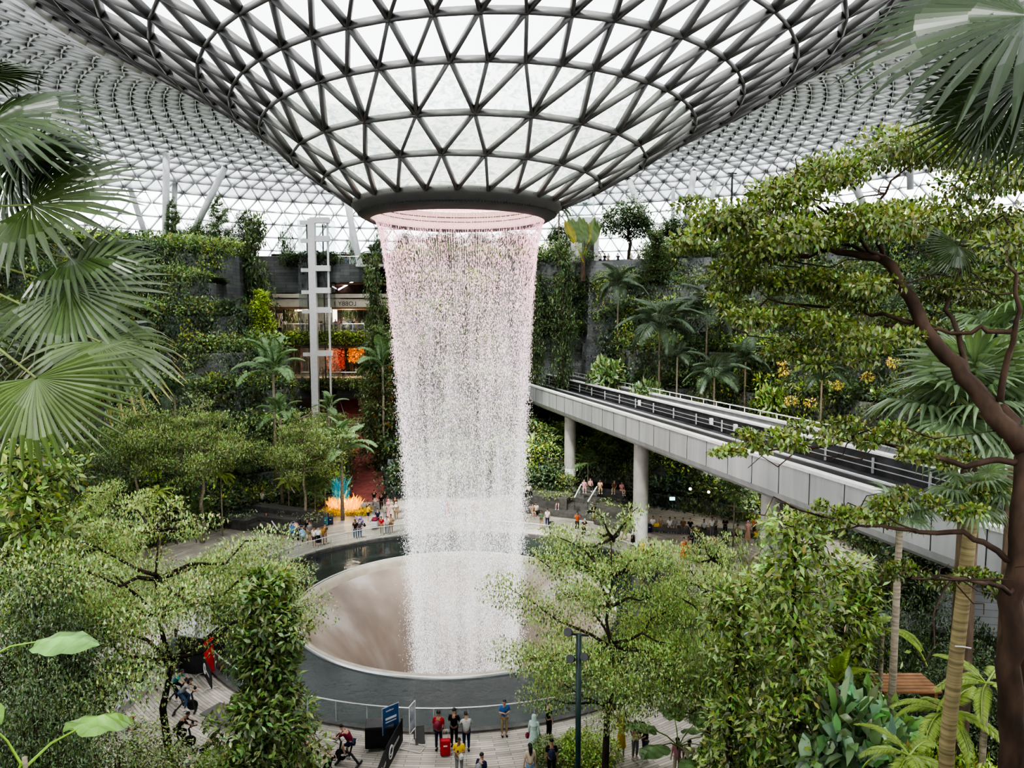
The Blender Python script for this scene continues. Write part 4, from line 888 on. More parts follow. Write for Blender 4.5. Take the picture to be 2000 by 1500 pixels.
# livistona palm in the right middle distance
palm_at('fan_palm', 'fan', 1905, 800, 17, 185, 22, 'large fan palm with a shaggy trunk above the right end of the bridge', tilt=(1.35, -.7), tr=.24, trunk='bark', color=(1.5, 1.5, 1.3, 1))
palm_at('fan_palm', 'fan', 1990, 640, 22, 150, 16, 'second fan palm at the right edge behind the branches', tilt=(1.2, -.6), tr=.18, trunk='bark', color=(1.4, 1.5, 1.1, 1))
palm_at('fan_palm', 'fan', 1770, 1000, 15, 90, 8, 'young fan palm below the bridge edge', tilt=(1.0, -.2), tr=.08, color=(1.3, 1.3, 1.1, 1))
# big-leaf plants
def oval(L, W, colr, stalk=.5, n=9, rip=0):
    b = MB(); vs = []; fs = []; cs = []
    for k in range(n):
        t = k/(n-1); x = stalk+L*t; w_ = W*.5*math.sin(PI*min(.97, .08+.9*t))**.7; z = .25*L*t-.45*L*t*t
        for q in (-1, -.5, 0, .5, 1): vs.append((x-(.05*L*abs(q)), q*w_, z-.12*w_*abs(q)*2+.03*math.sin(k*2.2+q*3)*W)); cs.append(tuple(np.array(colr)*(1.35 if q == 0 else .85+.25*((k) % 2))))
        if k:
            for q in range(4): fs.append((5*k-5+q, 5*k-4+q, 5*k+1+q, 5*k+q))
    b.v = vs; b.f = fs; b.c = cs; b.tube([(0, 0, -.15*L), (stalk*.5, 0, 0), (stalk+.1*L, 0, .01)], [.022*L, .018*L, .012*L], 5, col=(.2, .28, .08)); return b
FR['oval'] = frond_mesh('oval_leaf', oval(1, .42, (.11, .17, .05), .9), 'gloss_leaf'); FR['round'] = frond_mesh('round_leaf', oval(1, .85, (.13, .21, .10), .8), 'gloss_leaf')
o = empty('travellers_palm', (cx_(1137, 100), 52, fz(520, 100))); tag(o, 'upright flat fan of paddle shaped leaves in front of the white lift block', 'plant')
b = MB(); b.tube([(0, 0, -2), (0, 0, 1.5)], [.35, .25], 8); b.build('trunk', M['bark'], o)
for k in range(11):
    q = bpy.data.objects.new('leaf', FR['oval']); col.objects.link(q); q.parent = o; q.location = (0, .1*k-.5, .5); a = (k-5)*.085; s = 2.6+.4*rnd.random()
    q.rotation_euler = (PI/2, -(PI/2-a), 0); q.scale = (s*1.1, s*.95, s*.5); q.color = (1, 1, 1, 1) if k not in (0, 7) else (2.4, 1.4, .5, 1)
for nm, px, py, d, L, n, lab, c_ in (('big_leaf_plant', 1340, 1445, 28, 68, 9, 'big round leaved plant at the bottom beside the plaza', (1, 1.1, .9, 1)), ('big_leaf_plant', 5, 1470, 7.5, 150, 3, 'huge veined yellow green leaf at the lower left corner', (1.5, 1.8, .7, 1)), ('big_leaf_plant', -60, 1260, 7.5, 110, 3, 'pale broad leaf at the left edge above the corner leaf', (1.5, 1.9, 1.0, 1)), ('big_leaf_plant', 1170, 890, 80, 30, 12, 'round leaved plant in the warm light under the bridge', (1.6, 1.3, .8, 1))):
    palm_at(nm, 'round', px, py, d, L, n, lab, cat='plant', tilt=(.5, -.1), part='leaf', color=c_, tr=.03)
for key, name, px, yt, d, wpx, lab, c_ in (('bush_big', 'big_leaf_shrub', 1700, 1345, 15.0, 135, 'glossy heart leaved shrub in the lower right foreground', (1.5, 1.6, 1.5, 1)), ('bush_near', 'shrub', 1160, 1425, 29.5, 75, 'bright leafy shrub at the foot of the slender tree', (1.4, 1.5, 1, 1)), ('bush_near', 'shrub', 1085, 1440, 30, 55, 'dark leafy shrub at the foot of the lamp post', (1, 1, 1, 1)),
        ('bush_near', 'shrub', 545, 1445, 30, 70, 'low bright shrub under the glossy upright tree', (1.3, 1.3, .9, 1)), ('bush_near', 'shrub', 400, 1460, 28, 60, 'pale shrub at the bottom left of the plaza', (1.3, 1.4, 1, 1)), ('bush_near', 'shrub', 1560, 1420, 17, 110, 'leafy shrub around the foot of the climbing vines', (1.1, 1.2, .9, 1)), ('bush_near', 'shrub', 1900, 1440, 12, 120, 'pale ferny shrub in the lower right corner', (1.6, 1.6, .9, 1)),
        ('bush_near', 'shrub', 1440, 1430, 26, 75, 'shrub between the big round leaves and the vines', (1.1, 1.3, .9, 1)), ('bush_c', 'clipped_shrub', 430, 462, 106, 28, 'grey green clipped ball shrub in the upper garden', (1, 1, 1, 1)), ('bush_c', 'clipped_shrub', 464, 458, 106, 24, 'second clipped ball shrub in the upper garden', (1, 1, 1, 1)),
        ('bush_b', 'shrub', 1510, 745, 76, 45, 'bright fine leaved shrub above the far bridge parapet', (1.2, 1.3, .9, 1)), ('bush_b', 'shrub', 1190, 690, 88, 45, 'pale mounded shrub right of the tunnel mouth', (1.1, 1.2, 1.2, 1)), ('bush_a', 'shrub', 1260, 740, 80, 50, 'grey green shrub at the foot of the slender palm', (1.2, 1.2, 1.3, 1))):
    x, y = at(px, d); z = zt(x, y); top = V(px, yt, d)[2]; R = wpx*d/F; t, c, tm, lm = LIB[key]
    z0 = max(z, top-R*2.0); o = empty(name, (x, y, z0)); tag(o, lab, 'shrub')
    for nm, me in (('stems', t), ('foliage', c)):
        q = bpy.data.objects.new(nm, me); col.objects.link(q); q.parent = o; q.color = c_; q.scale = (R, R, (top-z0)/1.12)
# hanging hedges on the balconies
for k, (x0, x1, y, d) in enumerate(((556, 760, 659, 104), (590, 760, 750, 104), (690, 760, 845, 101), (555, 655, 505, 104), (1040, 1190, 640, 103), (1050, 1180, 600, 106))):
    lb = LB(); n = 2600
    for q in range(40):
        c = V(x0+(x1-x0)*q/39, y+rng.normal()*2, d-.5); s = .8; cloud(lb, c, (1.0, .8, .75+.3*rng.random()), 95, .3, .17, GREENS[['lime', 'fresh', 'mid', 'dark', 'mid', 'mid'][k]] if q % 3 else GREENS['mid'], shell=.4)
    o = link('hanging_hedge', lb.mesh('hanging_hedge'), M['leaf']); tag(o, ['trailing bright hedge along the upper lobby balcony', 'trailing ivy along the lower visitor balcony', 'ivy fringe on the lowest landing', 'dark hedge on top of the upper stone wall', 'clipped hedge strip above the tunnel mouth', 'second hedge strip above the tunnel mouth'][k], 'hedge', 'trailing hedges', 'stuff')
lb = LB()
for q in range(150):
    py_ = rng.choice([545, 575, 605, 638])+rng.normal()*5; c = V(rng.uniform(1015, 1190), py_, 102.8); cloud(lb, c, (1.1, .6, .8), 70, .32, .18, GREENS[['mid', 'fresh', 'dark', 'grey'][int(rng.integers(4))]], shell=.4)
o = link('wall_planting', lb.mesh('wall_planting'), M['leaf']); tag(o, 'banded green planting on the wall above the tunnel mouth', 'planting', kind='stuff')
# yellow lit shrubs on the right hillside
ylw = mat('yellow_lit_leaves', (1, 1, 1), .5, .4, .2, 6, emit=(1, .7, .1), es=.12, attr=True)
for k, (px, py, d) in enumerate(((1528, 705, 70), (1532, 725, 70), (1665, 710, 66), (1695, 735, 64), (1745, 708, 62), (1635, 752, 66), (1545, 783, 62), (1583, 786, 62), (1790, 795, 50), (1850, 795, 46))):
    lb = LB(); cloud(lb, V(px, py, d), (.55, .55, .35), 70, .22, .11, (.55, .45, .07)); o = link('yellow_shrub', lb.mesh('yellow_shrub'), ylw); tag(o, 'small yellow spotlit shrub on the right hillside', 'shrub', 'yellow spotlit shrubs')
for px, py, d in ((1530, 690, 69), (1690, 725, 63), (1540, 722, 69)):
    p = V(px, py, d); l = bpy.data.lights.new('garden_spot', 'POINT'); l.energy = 90; l.color = (1, .65, .25); l.shadow_soft_size = .3; q = bpy.data.objects.new('garden_spot', l); col.objects.link(q); q.location = p-np.array([0, 1.2, -.3])
# ------------------------------------------------------------------ big near tree at the right
tb = MB(); lb = LB()
def limb(pts, r0, r1, seg=8):
    P_ = [V(*p) for p in pts]; n = len(P_); out = []
    for k in range(n-1):
        for t in np.linspace(0, 1, 6, endpoint=False): out.append(P_[k]*(1-t)+P_[k+1]*t+rng.normal(0, 1, 3)*.028)
    out.append(P_[-1]); tb.tube(out, list(np.linspace(r0, r1, len(out))), seg); return out
tree = empty('near_tree', V(1980, 1700, 9.5)); base_ = V(1980, 1700, 9.5); zb = zt(base_[0], base_[1])
limb([(1975, 2050, 9.5), (1972, 1600, 9.5), (1978, 1300, 9.5), (1990, 1050, 9.5), (1998, 870, 9.6), (1950, 800, 10)], .17, .13)
limb([(2008, 1700, 9.9), (1998, 1300, 9.8), (1985, 1060, 9.6)], .10, .09)
L1 = limb([(1998, 870, 9.6), (1900, 760, 10), (1800, 630, 10.4), (1722, 505, 10.8)], .135, .07); L2 = limb([(1722, 505, 10.8), (1620, 490, 11), (1500, 510, 11.2), (1380, 520, 11.5)], .06, .015)
limbs = [L1, L2]
for pts, r in (([(1722, 505, 10.8), (1700, 420, 11), (1760, 330, 11.3)], .04), ([(1722, 505, 10.8), (1560, 440, 11.6), (1420, 420, 12)], .035), ([(1722, 505, 10.8), (1600, 400, 10.4), (1500, 360, 10.2)], .03), ([(1800, 630, 10.4), (1650, 600, 11), (1500, 590, 11.6), (1430, 640, 12)], .035), ([(1985, 640, 10), (1880, 650, 10.2), (1750, 635, 10.6), (1620, 650, 11)], .04),
               ([(1900, 760, 10), (1850, 600, 10.4), (1900, 450, 10.8)], .05), ([(2000, 900, 9.6), (1860, 905, 9.8), (1700, 860, 10), (1500, 880, 10.4)], .05), ([(1990, 1100, 9.5), (1880, 1040, 9.7), (1740, 1035, 10), (1610, 1010, 10.4)], .05), ([(1950, 780, 9.8), (1990, 600, 9.5), (1960, 420, 9.6)], .045), ([(1998, 1160, 9.6), (1900, 1130, 9), (1780, 1130, 8.8)], .04)):
    limbs.append(limb(pts, r, r*.25, 6))
for L_ in limbs[1:]:
    for k in range(6):
        p = np.array(L_[rng.integers(len(L_)//2, len(L_))]); q = p+rng.normal(0, 1, 3)*[.7, .5, .22]; branchy(tb, p, q, .014, .004, .15, 5, 4)
spots = [(1760, 290, 1.0, 1), (1860, 300, 1.0, 1), (1950, 330, 1.0, 1), (1640, 350, .9, 1), (1540, 380, .8, 1), (1440, 420, .8, 1), (1370, 440, .5, 1), (1360, 480, .45, 1), (1470, 480, .9, 1), (1580, 460, .9, 1), (1700, 430, 1.0, 1), (1820, 420, 1.0, 1), (1940, 450, .9, 1), (1450, 550, .55, 1), (1530, 560, .6, 1), (1620, 560, .6, 1), (1700, 570, .6, .9), (1400, 580, .3, .9),
         (1500, 620, .5, 1), (1600, 640, .6, 1), (1680, 660, .6, 1), (1750, 640, .5, 1), (1560, 690, .4, .9), (1640, 700, .45, .9), (1850, 560, .6, .8), (1930, 560, .6, .8), (1490, 860, .28, 1.3), (1560, 850, .33, 1.3), (1640, 850, .35, 1.25), (1720, 850, .3, 1.1), (1800, 880, .3, 1.1), (1870, 900, .3, 1), (1440, 875, .12, 1.3), (1600, 1010, .28, 1.2), (1680, 1000, .33, 1.2), (1760, 990, .35, 1.1), (1840, 985, .3, 1.1), (1920, 970, .35, 1.1), (1740, 1120, .3, .8), (1830, 1130, .3, .8), (1920, 1140, .35, .8)]
for px, py, s, br_ in spots:
    for q in range(4):
        d = 10.6+rng.normal()*.7; c = V(px+rng.normal()*26, py+rng.normal()*13, d); ss = s*.62
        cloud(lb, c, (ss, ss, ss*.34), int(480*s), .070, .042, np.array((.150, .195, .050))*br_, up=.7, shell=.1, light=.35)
for nm, mb_, mm in (('trunk', tb.mesh('near_tree_trunk', True), 'bark_near'), ('crown', lb.mesh('near_tree_crown', 7), 'gloss_leaf')):
    if mm == 'bark_near': M[mm] = mat('reddish_bark', (.06, .036, .024), .75, .3, .4, 5, bump=.6, bscale=18, stretch=(1, 1, .4))
    mb_.materials.append(M[mm]); q = bpy.data.objects.new(nm, mb_); col.objects.link(q); q.parent = tree; q.location = -np.array(tree.location)
tag(tree, 'big near tree whose reddish branches and small leaves fill the right side', 'tree')
# slim palm trunk at the right
o = empty('slim_palm', V(1846, 1700, 10.5)); b0 = V(1846, 1700, 10.5); pts = [V(1838, 1800, 10.5), V(1850, 1450, 10.5), V(1866, 1300, 10.5), V(1886, 1120, 10.5), V(1897, 1010, 10.5), V(1900, 960, 10.5)]
MB().tube([p-b0 for p in pts], [.11, .105, .10, .095, .085, .07], 12).build('trunk', mat('ringed_palm_trunk', (.26, .21, .11), .7, .3, .4, 3, bump=.3, bscale=14, stretch=(.3, .3, 6)), o, smooth=True)
MB().tube([p-b0 for p in (V(1866, 1262, 10.35), V(1880, 1263, 10.35), V(1896, 1266, 10.4))], .012, 5).build('tie_strap', M['cap'], o)
tag(o, 'leaning slim palm trunk with a pale tie, left of the big tree', 'palm trunk')
for k in range(9):
    q = bpy.data.objects.new('frond', FR['fan']); col.objects.link(q); q.parent = o; q.location = pts[-1]-b0; s = .75; q.scale = (s,)*3; q.rotation_euler = (0, -(.9-k*.2), k*2.4); q.color = (1.4, 1.45, 1.1, 1)
# ------------------------------------------------------------------ near fan palms, left and upper right
M['near_palm'] = leafmat('near_palm_leaf', rough=.3, trans=.10, spec=.75)
FR['near'] = [frond_mesh('near_fan_blade', fan_blades(1.0, 32, [240, 205, 265][k], .10+.10*k, (.055, .085, .028), .60, .10, slim=.95, tipc=(.30, .22, .06) if k == 2 else None), 'near_palm') for k in range(3)]
def fanleaf(parent, crown, hub, ax, face, R, k, c_, roll=0):
    """hub and the axis target are real points; face is the leaf's upward side"""
    hub = np.array(hub); x = np.array(ax)-hub; x /= np.linalg.norm(x); z = np.array(face, float); z -= x*z.dot(x); z /= np.linalg.norm(z); y = np.cross(z, x)
    q = bpy.data.objects.new('leaf_blade', FR['near'][k % 3]); col.objects.link(q); m4 = Matrix([[x[i]*R, y[i]*R, z[i]*R, hub[i]] for i in range(3)]+[[0, 0, 0, 1]])
    q.parent = parent; q.matrix_local = Matrix.Translation(-Vector(parent.location)) @ m4; q.color = c_
    mid = (np.array(crown)+hub)/2+np.array([0, 0, .12]); b = MB(); b.tube([np.array(crown)-np.array(parent.location), mid-np.array(parent.location), hub-np.array(parent.location)], [.018, .013, .009], 6, col=(.2, .24, .08)); b.build('leaf_stalk', M['attr'], parent, smooth=True, colors=True)
cl = V(-330, 470, 6.6); pl = empty('near_fan_palm', cl); tag(pl, 'large fan palm whose folded leaves reach in from the left edge', 'palm')
MB().tube([(0, 0, -6), (0, 0, 0)], .16, 12).build('trunk', M['bark'], pl)
for k, (hx, hy, ax, ay, d, R, fc_, c_) in enumerate(((-40, 150, 45, 120, 6.9, .62, (0, -.2, 1), (.7, .75, .6, 1)), (-20, 240, 180, 215, 6.6, 1.05, (-.1, -.6, .7), (.6, .7, .5, 1)), (-10, 300, 150, 300, 6.8, 1.0, (.1, -.4, .9), (.55, .65, .5, 1)), (45, 300, 260, 330, 7.2, .80, (.1, -.55, .6), (.7, .8, .6, 1)), (60, 400, 280, 370, 6.5, 1.05, (0, -.7, .75), (.75, .8, .55, 1)), (140, 505, 290, 500, 6.4, .78, (0, -.5, .9), (.75, .85, .65, 1)),
        (135, 562, 260, 640, 6.2, .82, (.05, -.85, .5), (1.0, 1.1, .8, 1)), (196, 668, 330, 755, 6.0, .70, (.3, -.6, .8), (1.3, 1.3, 1.1, 1)), (115, 682, 180, 790, 6.5, .60, (.2, -.6, .5), (.8, .7, .4, 1)), (70, 738, 110, 880, 5.6, .80, (0, -.9, .45), (1.5, 1.5, 1.2, 1)), (-60, 640, 40, 660, 6.2, .7, (0, -.6, .7), (1, 1, .8, 1)), (-30, 450, 110, 470, 6.9, .8, (0, -.4, .9), (.8, .9, .7, 1)), (20, 345, 160, 250, 7.3, .8, (0, -.8, .5), (.6, .7, .5, 1)))):
    fanleaf(pl, cl, V(hx, hy, d), V(ax, ay, d-.12), fc_, R, (2 if k in (7, 8) else k % 2), c_)
cr_ = V(2300, -60, 6.4); pl = empty('near_fan_palm', cr_); tag(pl, 'dark fan palm leaves hanging in from the upper right corner', 'palm')
MB().tube([(0, 0, -8), (0, 0, 0)], .16, 12).build('trunk', M['bark'], pl)
for k, (hx, hy, ax, ay, d, R, fc_, c_) in enumerate(((2010, 30, 1800, 130, 6.1, 1.5, (.1, -.5, .8), (.42, .52, .35, 1)), (1985, 10, 1800, 0, 6.8, 1.15, (0, -.4, .9), (.4, .5, .3, 1)), (2010, 150, 1850, 250, 6.6, 1.0, (.1, -.6, .7), (.5, .6, .4, 1)), (1925, 215, 1800, 330, 7.0, .72, (.3, -.7, .5), (.8, .9, .7, 1)), (2060, 250, 1960, 330, 6.9, .75, (0, -.5, .8), (1, 1.1, .9, 1)), (1870, 480, 1830, 560, 8.2, .45, (.2, -.9, .2), (.5, .6, .4, 1)))):
    fanleaf(pl, cr_, V(hx, hy, d), V(ax, ay, d-.12), fc_, R, k % 2, c_)
# ================================================================== people
def skinmesh(name, vs, es, rad, lvl=1):
    me = bpy.data.meshes.new(name); me.from_pydata([tuple(v) for v in vs], es, []); o = bpy.data.objects.new(name, me); col.objects.link(o)
    md = o.modifiers.new('skin', 'SKIN'); md.use_smooth_shade = True; me.skin_vertices
    if not me.skin_vertices: bpy.context.view_layer.update()
    sv = me.skin_vertices[0].data
    for i, r in enumerate(rad):
        r = r if hasattr(r, '__len__') else (r, r); sv[i].radius = r; sv[i].use_root = (i == 0)
    sb = o.modifiers.new('sub', 'SUBSURF'); sb.levels = lvl; sb.render_levels = lvl
    dg = bpy.context.evaluated_depsgraph_get(); out = bpy.data.meshes.new_from_object(o.evaluated_get(dg)); out.name = name
    bpy.data.objects.remove(o, do_unlink=True); return out
class Sk:
    def __init__(s): s.v = []; s.e = []; s.r = []
    def p(s, co, r, par=None):
        s.v.append(Vector(co)); s.r.append(r); i = len(s.v)-1
        if par is not None: s.e.append((par, i))
        return i
def pose(kind):
    """joints of a 1.70 m figure facing -Y; x is its left"""
    J = dict(pel=(0, 0, .93), wa=(0, 0, 1.08), ch=(0, .01, 1.30), nk=(0, .0, 1.46), hd=(0, -.01, 1.60),
             sl=(.17, .01, 1.39), sr=(-.17, .01, 1.39), el=(.22, .03, 1.12), er=(-.22, .03, 1.12), hl=(.24, -.04, .87), hr=(-.24, -.04, .87),
             pl=(.09, 0, .88), pr=(-.09, 0, .88), kl=(.10, -.02, .49), kr=(-.10, -.02, .49), fl=(.10, .02, .08), fr=(-.10, .02, .08))
    if kind == 'walk': J.update(kl=(.09, -.14, .50), fl=(.09, -.24, .09), kr=(-.09, .05, .49), fr=(-.09, .30, .13), hl=(.24, .14, .89), el=(.22, .10, 1.13), hr=(-.24, -.20, .92))
    if kind == 'phone': J.update(el=(.23, -.03, 1.13), er=(-.23, -.03, 1.13), hl=(.06, -.28, 1.20), hr=(-.06, -.28, 1.20), hd=(0, -.05, 1.585))
    if kind == 'photo': J.update(el=(.26, -.16, 1.26), er=(-.26, -.16, 1.26), hl=(.07, -.30, 1.55), hr=(-.07, -.30, 1.55))
    if kind == 'lean': J.update(el=(.24, -.16, 1.16), er=(-.24, -.16, 1.16), hl=(.14, -.36, 1.08), hr=(-.14, -.36, 1.08), ch=(0, -.06, 1.28), nk=(0, -.10, 1.43), hd=(0, -.15, 1.56), sl=(.17, -.06, 1.37), sr=(-.17, -.06, 1.37))
    if kind == 'sit':
        dz = -.44
        for k in ('pel', 'wa', 'ch', 'nk', 'hd', 'sl', 'sr', 'el', 'er', 'pl', 'pr'): x, y, z = J[k]; J[k] = (x, y, z+dz)
        J.update(kl=(.12, -.43, .50), kr=(-.12, -.43, .50), fl=(.12, -.42, .08), fr=(-.12, -.46, .08), hl=(.12, -.30, .60), hr=(-.12, -.30, .60), el=(.23, -.06, .70), er=(-.23, -.06, .70))
    if kind == 'bike': J.update(pel=(0, .12, 1.02), wa=(0, .02, 1.15), ch=(0, -.14, 1.33), nk=(0, -.26, 1.45), hd=(0, -.33, 1.57), sl=(.17, -.18, 1.40), sr=(-.17, -.18, 1.40), el=(.22, -.38, 1.22), er=(-.22, -.38, 1.22), hl=(.18, -.58, 1.14), hr=(-.18, -.58, 1.14),
                               pl=(.09, .12, .98), pr=(-.09, .12, .98), kl=(.11, -.24, .82), kr=(-.11, -.16, .62), fl=(.12, -.12, .47), fr=(-.12, -.04, .22))
    return {k: Vector(v) for k, v in J.items()}
PROTO = {}
def proto(kind, fem=False, skirt=False, robe=False, short=False, fat=1.0):
    key = (kind, fem, skirt, robe, short)
    if key in PROTO: return PROTO[key]
    J = pose(kind); s = Sk(); w_ = .92 if fem else 1.0
    a = s.p(J['pel'], (.135*w_*fat, .10*fat)); b_ = s.p(J['wa'], (.12*w_*fat, .092*fat), a); c = s.p(J['ch'], (.145*w_, .10), b_); n = s.p(J['nk'], .055, c)
    up = (J['hd']-J['nk']).normalized(); fwd = Vector((0, -1, -.15 if kind in ('phone', 'photo', 'bike', 'sit') else 0)).normalized()
    h0 = s.p(J['hd']-up*.045+fwd*.012, (.070, .075), n); h1 = s.p(J['hd']+up*.04, (.078, .092), h0); h2 = s.p(J['hd']+up*.10, (.055, .066), h1)
    for sd_, q in (('l', 1), ('r', -1)):
        sh = s.p(J['s'+sd_], .062*w_, c); el = s.p(J['e'+sd_], .042*w_, sh); wr = s.p(J['h'+sd_]+(J['e'+sd_]-J['h'+sd_])*.10, .026, el)
        d = (J['h'+sd_]-J['e'+sd_]).normalized(); side = Vector((-q, 0, 0)) - d*Vector((-q, 0, 0)).dot(d)
        if side.length < .2: side = Vector((0, -1, 0))
        side.normalize(); nrm = d.cross(side); pm = s.p(J['h'+sd_]+d*.045, (.034, .018), wr)
        for k, (o_, L) in enumerate(((-.028, .060), (-.010, .072), (.009, .068), (.027, .052))):
            f0 = s.p(J['h'+sd_]+d*.085+nrm*o_, .0095, pm); f1 = s.p(J['h'+sd_]+d*(.085+L*.55)+nrm*o_*1.1+side*.008, .0085, f0); s.p(J['h'+sd_]+d*(.085+L*.95)+nrm*o_*1.1+side*.030, .007, f1)
        t0 = s.p(J['h'+sd_]+d*.035-nrm*.042+side*.008, .011, pm); s.p(J['h'+sd_]+d*.078-nrm*.055+side*.022, .0085, t0)
        hp = s.p(J['p'+sd_], .085*w_*fat, a); kn = s.p(J['k'+sd_], .055, hp); an = s.p(J['f'+sd_], .036, kn); s.p(J['f'+sd_]+Vector((0, -.13, -.04)), (.036, .024), an)
    body = skinmesh('person_body', s.v, s.e, s.r)
    # shirt
    s = Sk(); a = s.p(J['pel']+Vector((0, 0, -.05)), (.168*w_*fat, .135*fat)); b_ = s.p(J['wa'], (.158*w_*fat, .128*fat), a); c = s.p(J['ch'], (.168*w_, .125), b_); s.p(J['nk']-up*.05, .070, c)
    for sd_ in 'lr':
        sh = s.p(J['s'+sd_], .076*w_, c); s.p(J['s'+sd_]+(J['e'+sd_]-J['s'+sd_])*(.85 if not robe else 1), .062*w_, sh)
        if robe: s.p(J['h'+sd_]*.88+J['e'+sd_]*.12, .055, len(s.v)-1)
    shirt = skinmesh('shirt', s.v, s.e, s.r)
    if skirt or robe:
        m = MB(); zb = .12 if robe else .42; rb = .27 if robe else .21
        n_ = 18; vs = []; 
        for k, (z, r) in enumerate(((J['wa'][2]-.02, .13), (J['pel'][2], .165), (.65, (rb+.16)/2), (zb, rb))):
            for q in range(n_): an = 2*PI*q/n_; rr = r*(1+.06*math.sin(q*2.1)*(k > 1)); vs.append((J['pel'][0]+rr*math.cos(an), J['pel'][1]+rr*.85*math.sin(an), z))
        m.add(vs, [(i*n_+q, i*n_+(q+1) % n_, (i+1)*n_+(q+1) % n_, (i+1)*n_+q) for i in range(3) for q in range(n_)]); low = m.mesh('skirt', True); lname = 'robe_skirt' if robe else 'skirt'
    else:
        s = Sk(); a = s.p(J['pel']+Vector((0, 0, .05)), (.150*w_*fat, .120*fat))
        for sd_ in 'lr':
            hp = s.p(J['p'+sd_], .098*w_*fat, a)
            if short: s.p(J['p'+sd_]+(J['k'+sd_]-J['p'+sd_])*.85, .075, hp)
            else: kn = s.p(J['k'+sd_], .070, hp); s.p(J['f'+sd_]+(J['k'+sd_]-J['f'+sd_])*.12, .055, kn)
        low = skinmesh('trousers', s.v, s.e, s.r); lname = 'shorts' if short else 'trousers'
    # shoes
    m = MB()
    for sd_ in 'lr':
        f = J['f'+sd_]; m.tube([f+Vector((0, .06, -.045)), f+Vector((0, -.05, -.04)), f+Vector((0, -.15, -.052)), f+Vector((0, -.19, -.058))], [.036, .046, .040, .018], 8)
    shoe = m.mesh('shoes', True)
    # hair: a cap, or long hair, or a head scarf
    hd = J['hd']; back = Vector((0, .02, 0))
    def cap(rx, ry, rz, lo, extra=()):
        m = MB(); vs = []; n_ = 14; rws = 8
        for i in range(rws+1):
            t = PI*.5 - (PI*.5-lo)*i/rws
            for q in range(n_):
                an = 2*PI*q/n_; front = max(0, -math.sin(an)); tt = max(t, .30*front+(.08 if front > .3 else 0)) if lo < .1 else t
                vs.append(hd+up*.045+Vector((rx*math.cos(tt)*math.cos(an), .012+ry*math.cos(tt)*math.sin(an), rz*math.sin(tt))))
        m.add(vs, [(i*n_+q, i*n_+(q+1) % n_, (i+1)*n_+(q+1) % n_, (i+1)*n_+q) for i in range(rws) for q in range(n_)]); return m
    hs = cap(.090, .104, .100, -.25).mesh('hair', True)
    m = cap(.092, .106, .100, -.3); m.tube([hd+Vector((0, .05, .07)), hd+Vector((0, .085, -.02)), hd+Vector((0, .11, -.16)), hd+Vector((0, .12, -.33))], [.06, .085, .08, .03], 10); hl = m.mesh('long_hair', True)
    m = MB(); m.tube([hd+Vector((0, .015, .155)), hd+Vector((0, .012, .12)), hd+Vector((0, .03, .04)), hd+Vector((0, .03, -.06)), J['nk']+Vector((0, .01, -.03)), J['ch']+Vector((0, .0, -.02))], [.03, .085, .105, .098, .13, .19], 14, cap=False); hj = m.mesh('head_scarf', True)
    # face: eyes, nose, mouth and ears
    f = hd+up*.0; m = MB()
    m.tube([f+fwd*.078+up*.030, f+fwd*.103+up*(-.005), f+fwd*.084+up*(-.018)], [.008, .014, .010], 6)
    for q in (-1, 1): m.tube([f+Vector((q*.076, .0, .02)), f+Vector((q*.088, .012, .015)), f+Vector((q*.080, .01, -.02))], [.010, .016, .008], 6)
    nv = [v.co.copy() for v in body.vertices]; nf = [tuple(p.vertices) for p in body.polygons]; k0 = len(nv); body = bpy.data.meshes.new('person_body'); body.from_pydata([tuple(v) for v in nv]+m.v, [], nf+[tuple(i+k0 for i in f_) for f_ in m.f]); m = MB()
    for q in (-1, 1): m.box(f+fwd*.084+Vector((q*.032, 0, .025)), (.026, .012, .010))
    m.box(f+fwd*.086+up*(-.045), (.045, .010, .009)); face = m.mesh('eyes_and_mouth')
    for me, mm in ((body, 'skin'), (shirt, 'cloth'), (low, 'cloth'), (shoe, 'cloth'), (hs, 'hair'), (hl, 'hair'), (hj, 'cloth'), (face, 'hair')):
        me.materials.clear(); me.materials.append(M[mm])
        me.polygons.foreach_set('use_smooth', [True]*len(me.polygons))
    PROTO[key] = dict(body=body, shirt=shirt, low=low, lname=lname, shoe=shoe, hair=hs, long=hl, scarf=hj, face=face, J=J); return PROTO[key]
CO = dict(black=(.012, .012, .015), white=(.75, .75, .74), grey=(.25, .26, .27), navy=(.02, .03, .08), blue=(.06, .17, .42), lblue=(.28, .45, .65), red=(.45, .02, .03), pink=(.75, .38, .42), yellow=(.80, .55, .04), orange=(.70, .14, .04), khaki=(.36, .28, .18), cream=(.68, .58, .45), mint=(.55, .70, .66),
          jean=(.07, .12, .22), brown=(.18, .09, .05), dgreen=(.06, .12, .07), purple=(.25, .16, .42), tan=(.48, .34, .22), mustard=(.45, .28, .06), maroon=(.22, .02, .05), sage=(.30, .38, .30), peach=(.75, .45, .33), teal=(.06, .25, .25))
SKN = [(.55, .34, .24), (.42, .25, .16), (.62, .42, .31), (.30, .17, .11)]
def c4(c): c = CO[c] if isinstance(c, str) else c; return (*c, 1)
NP = 0
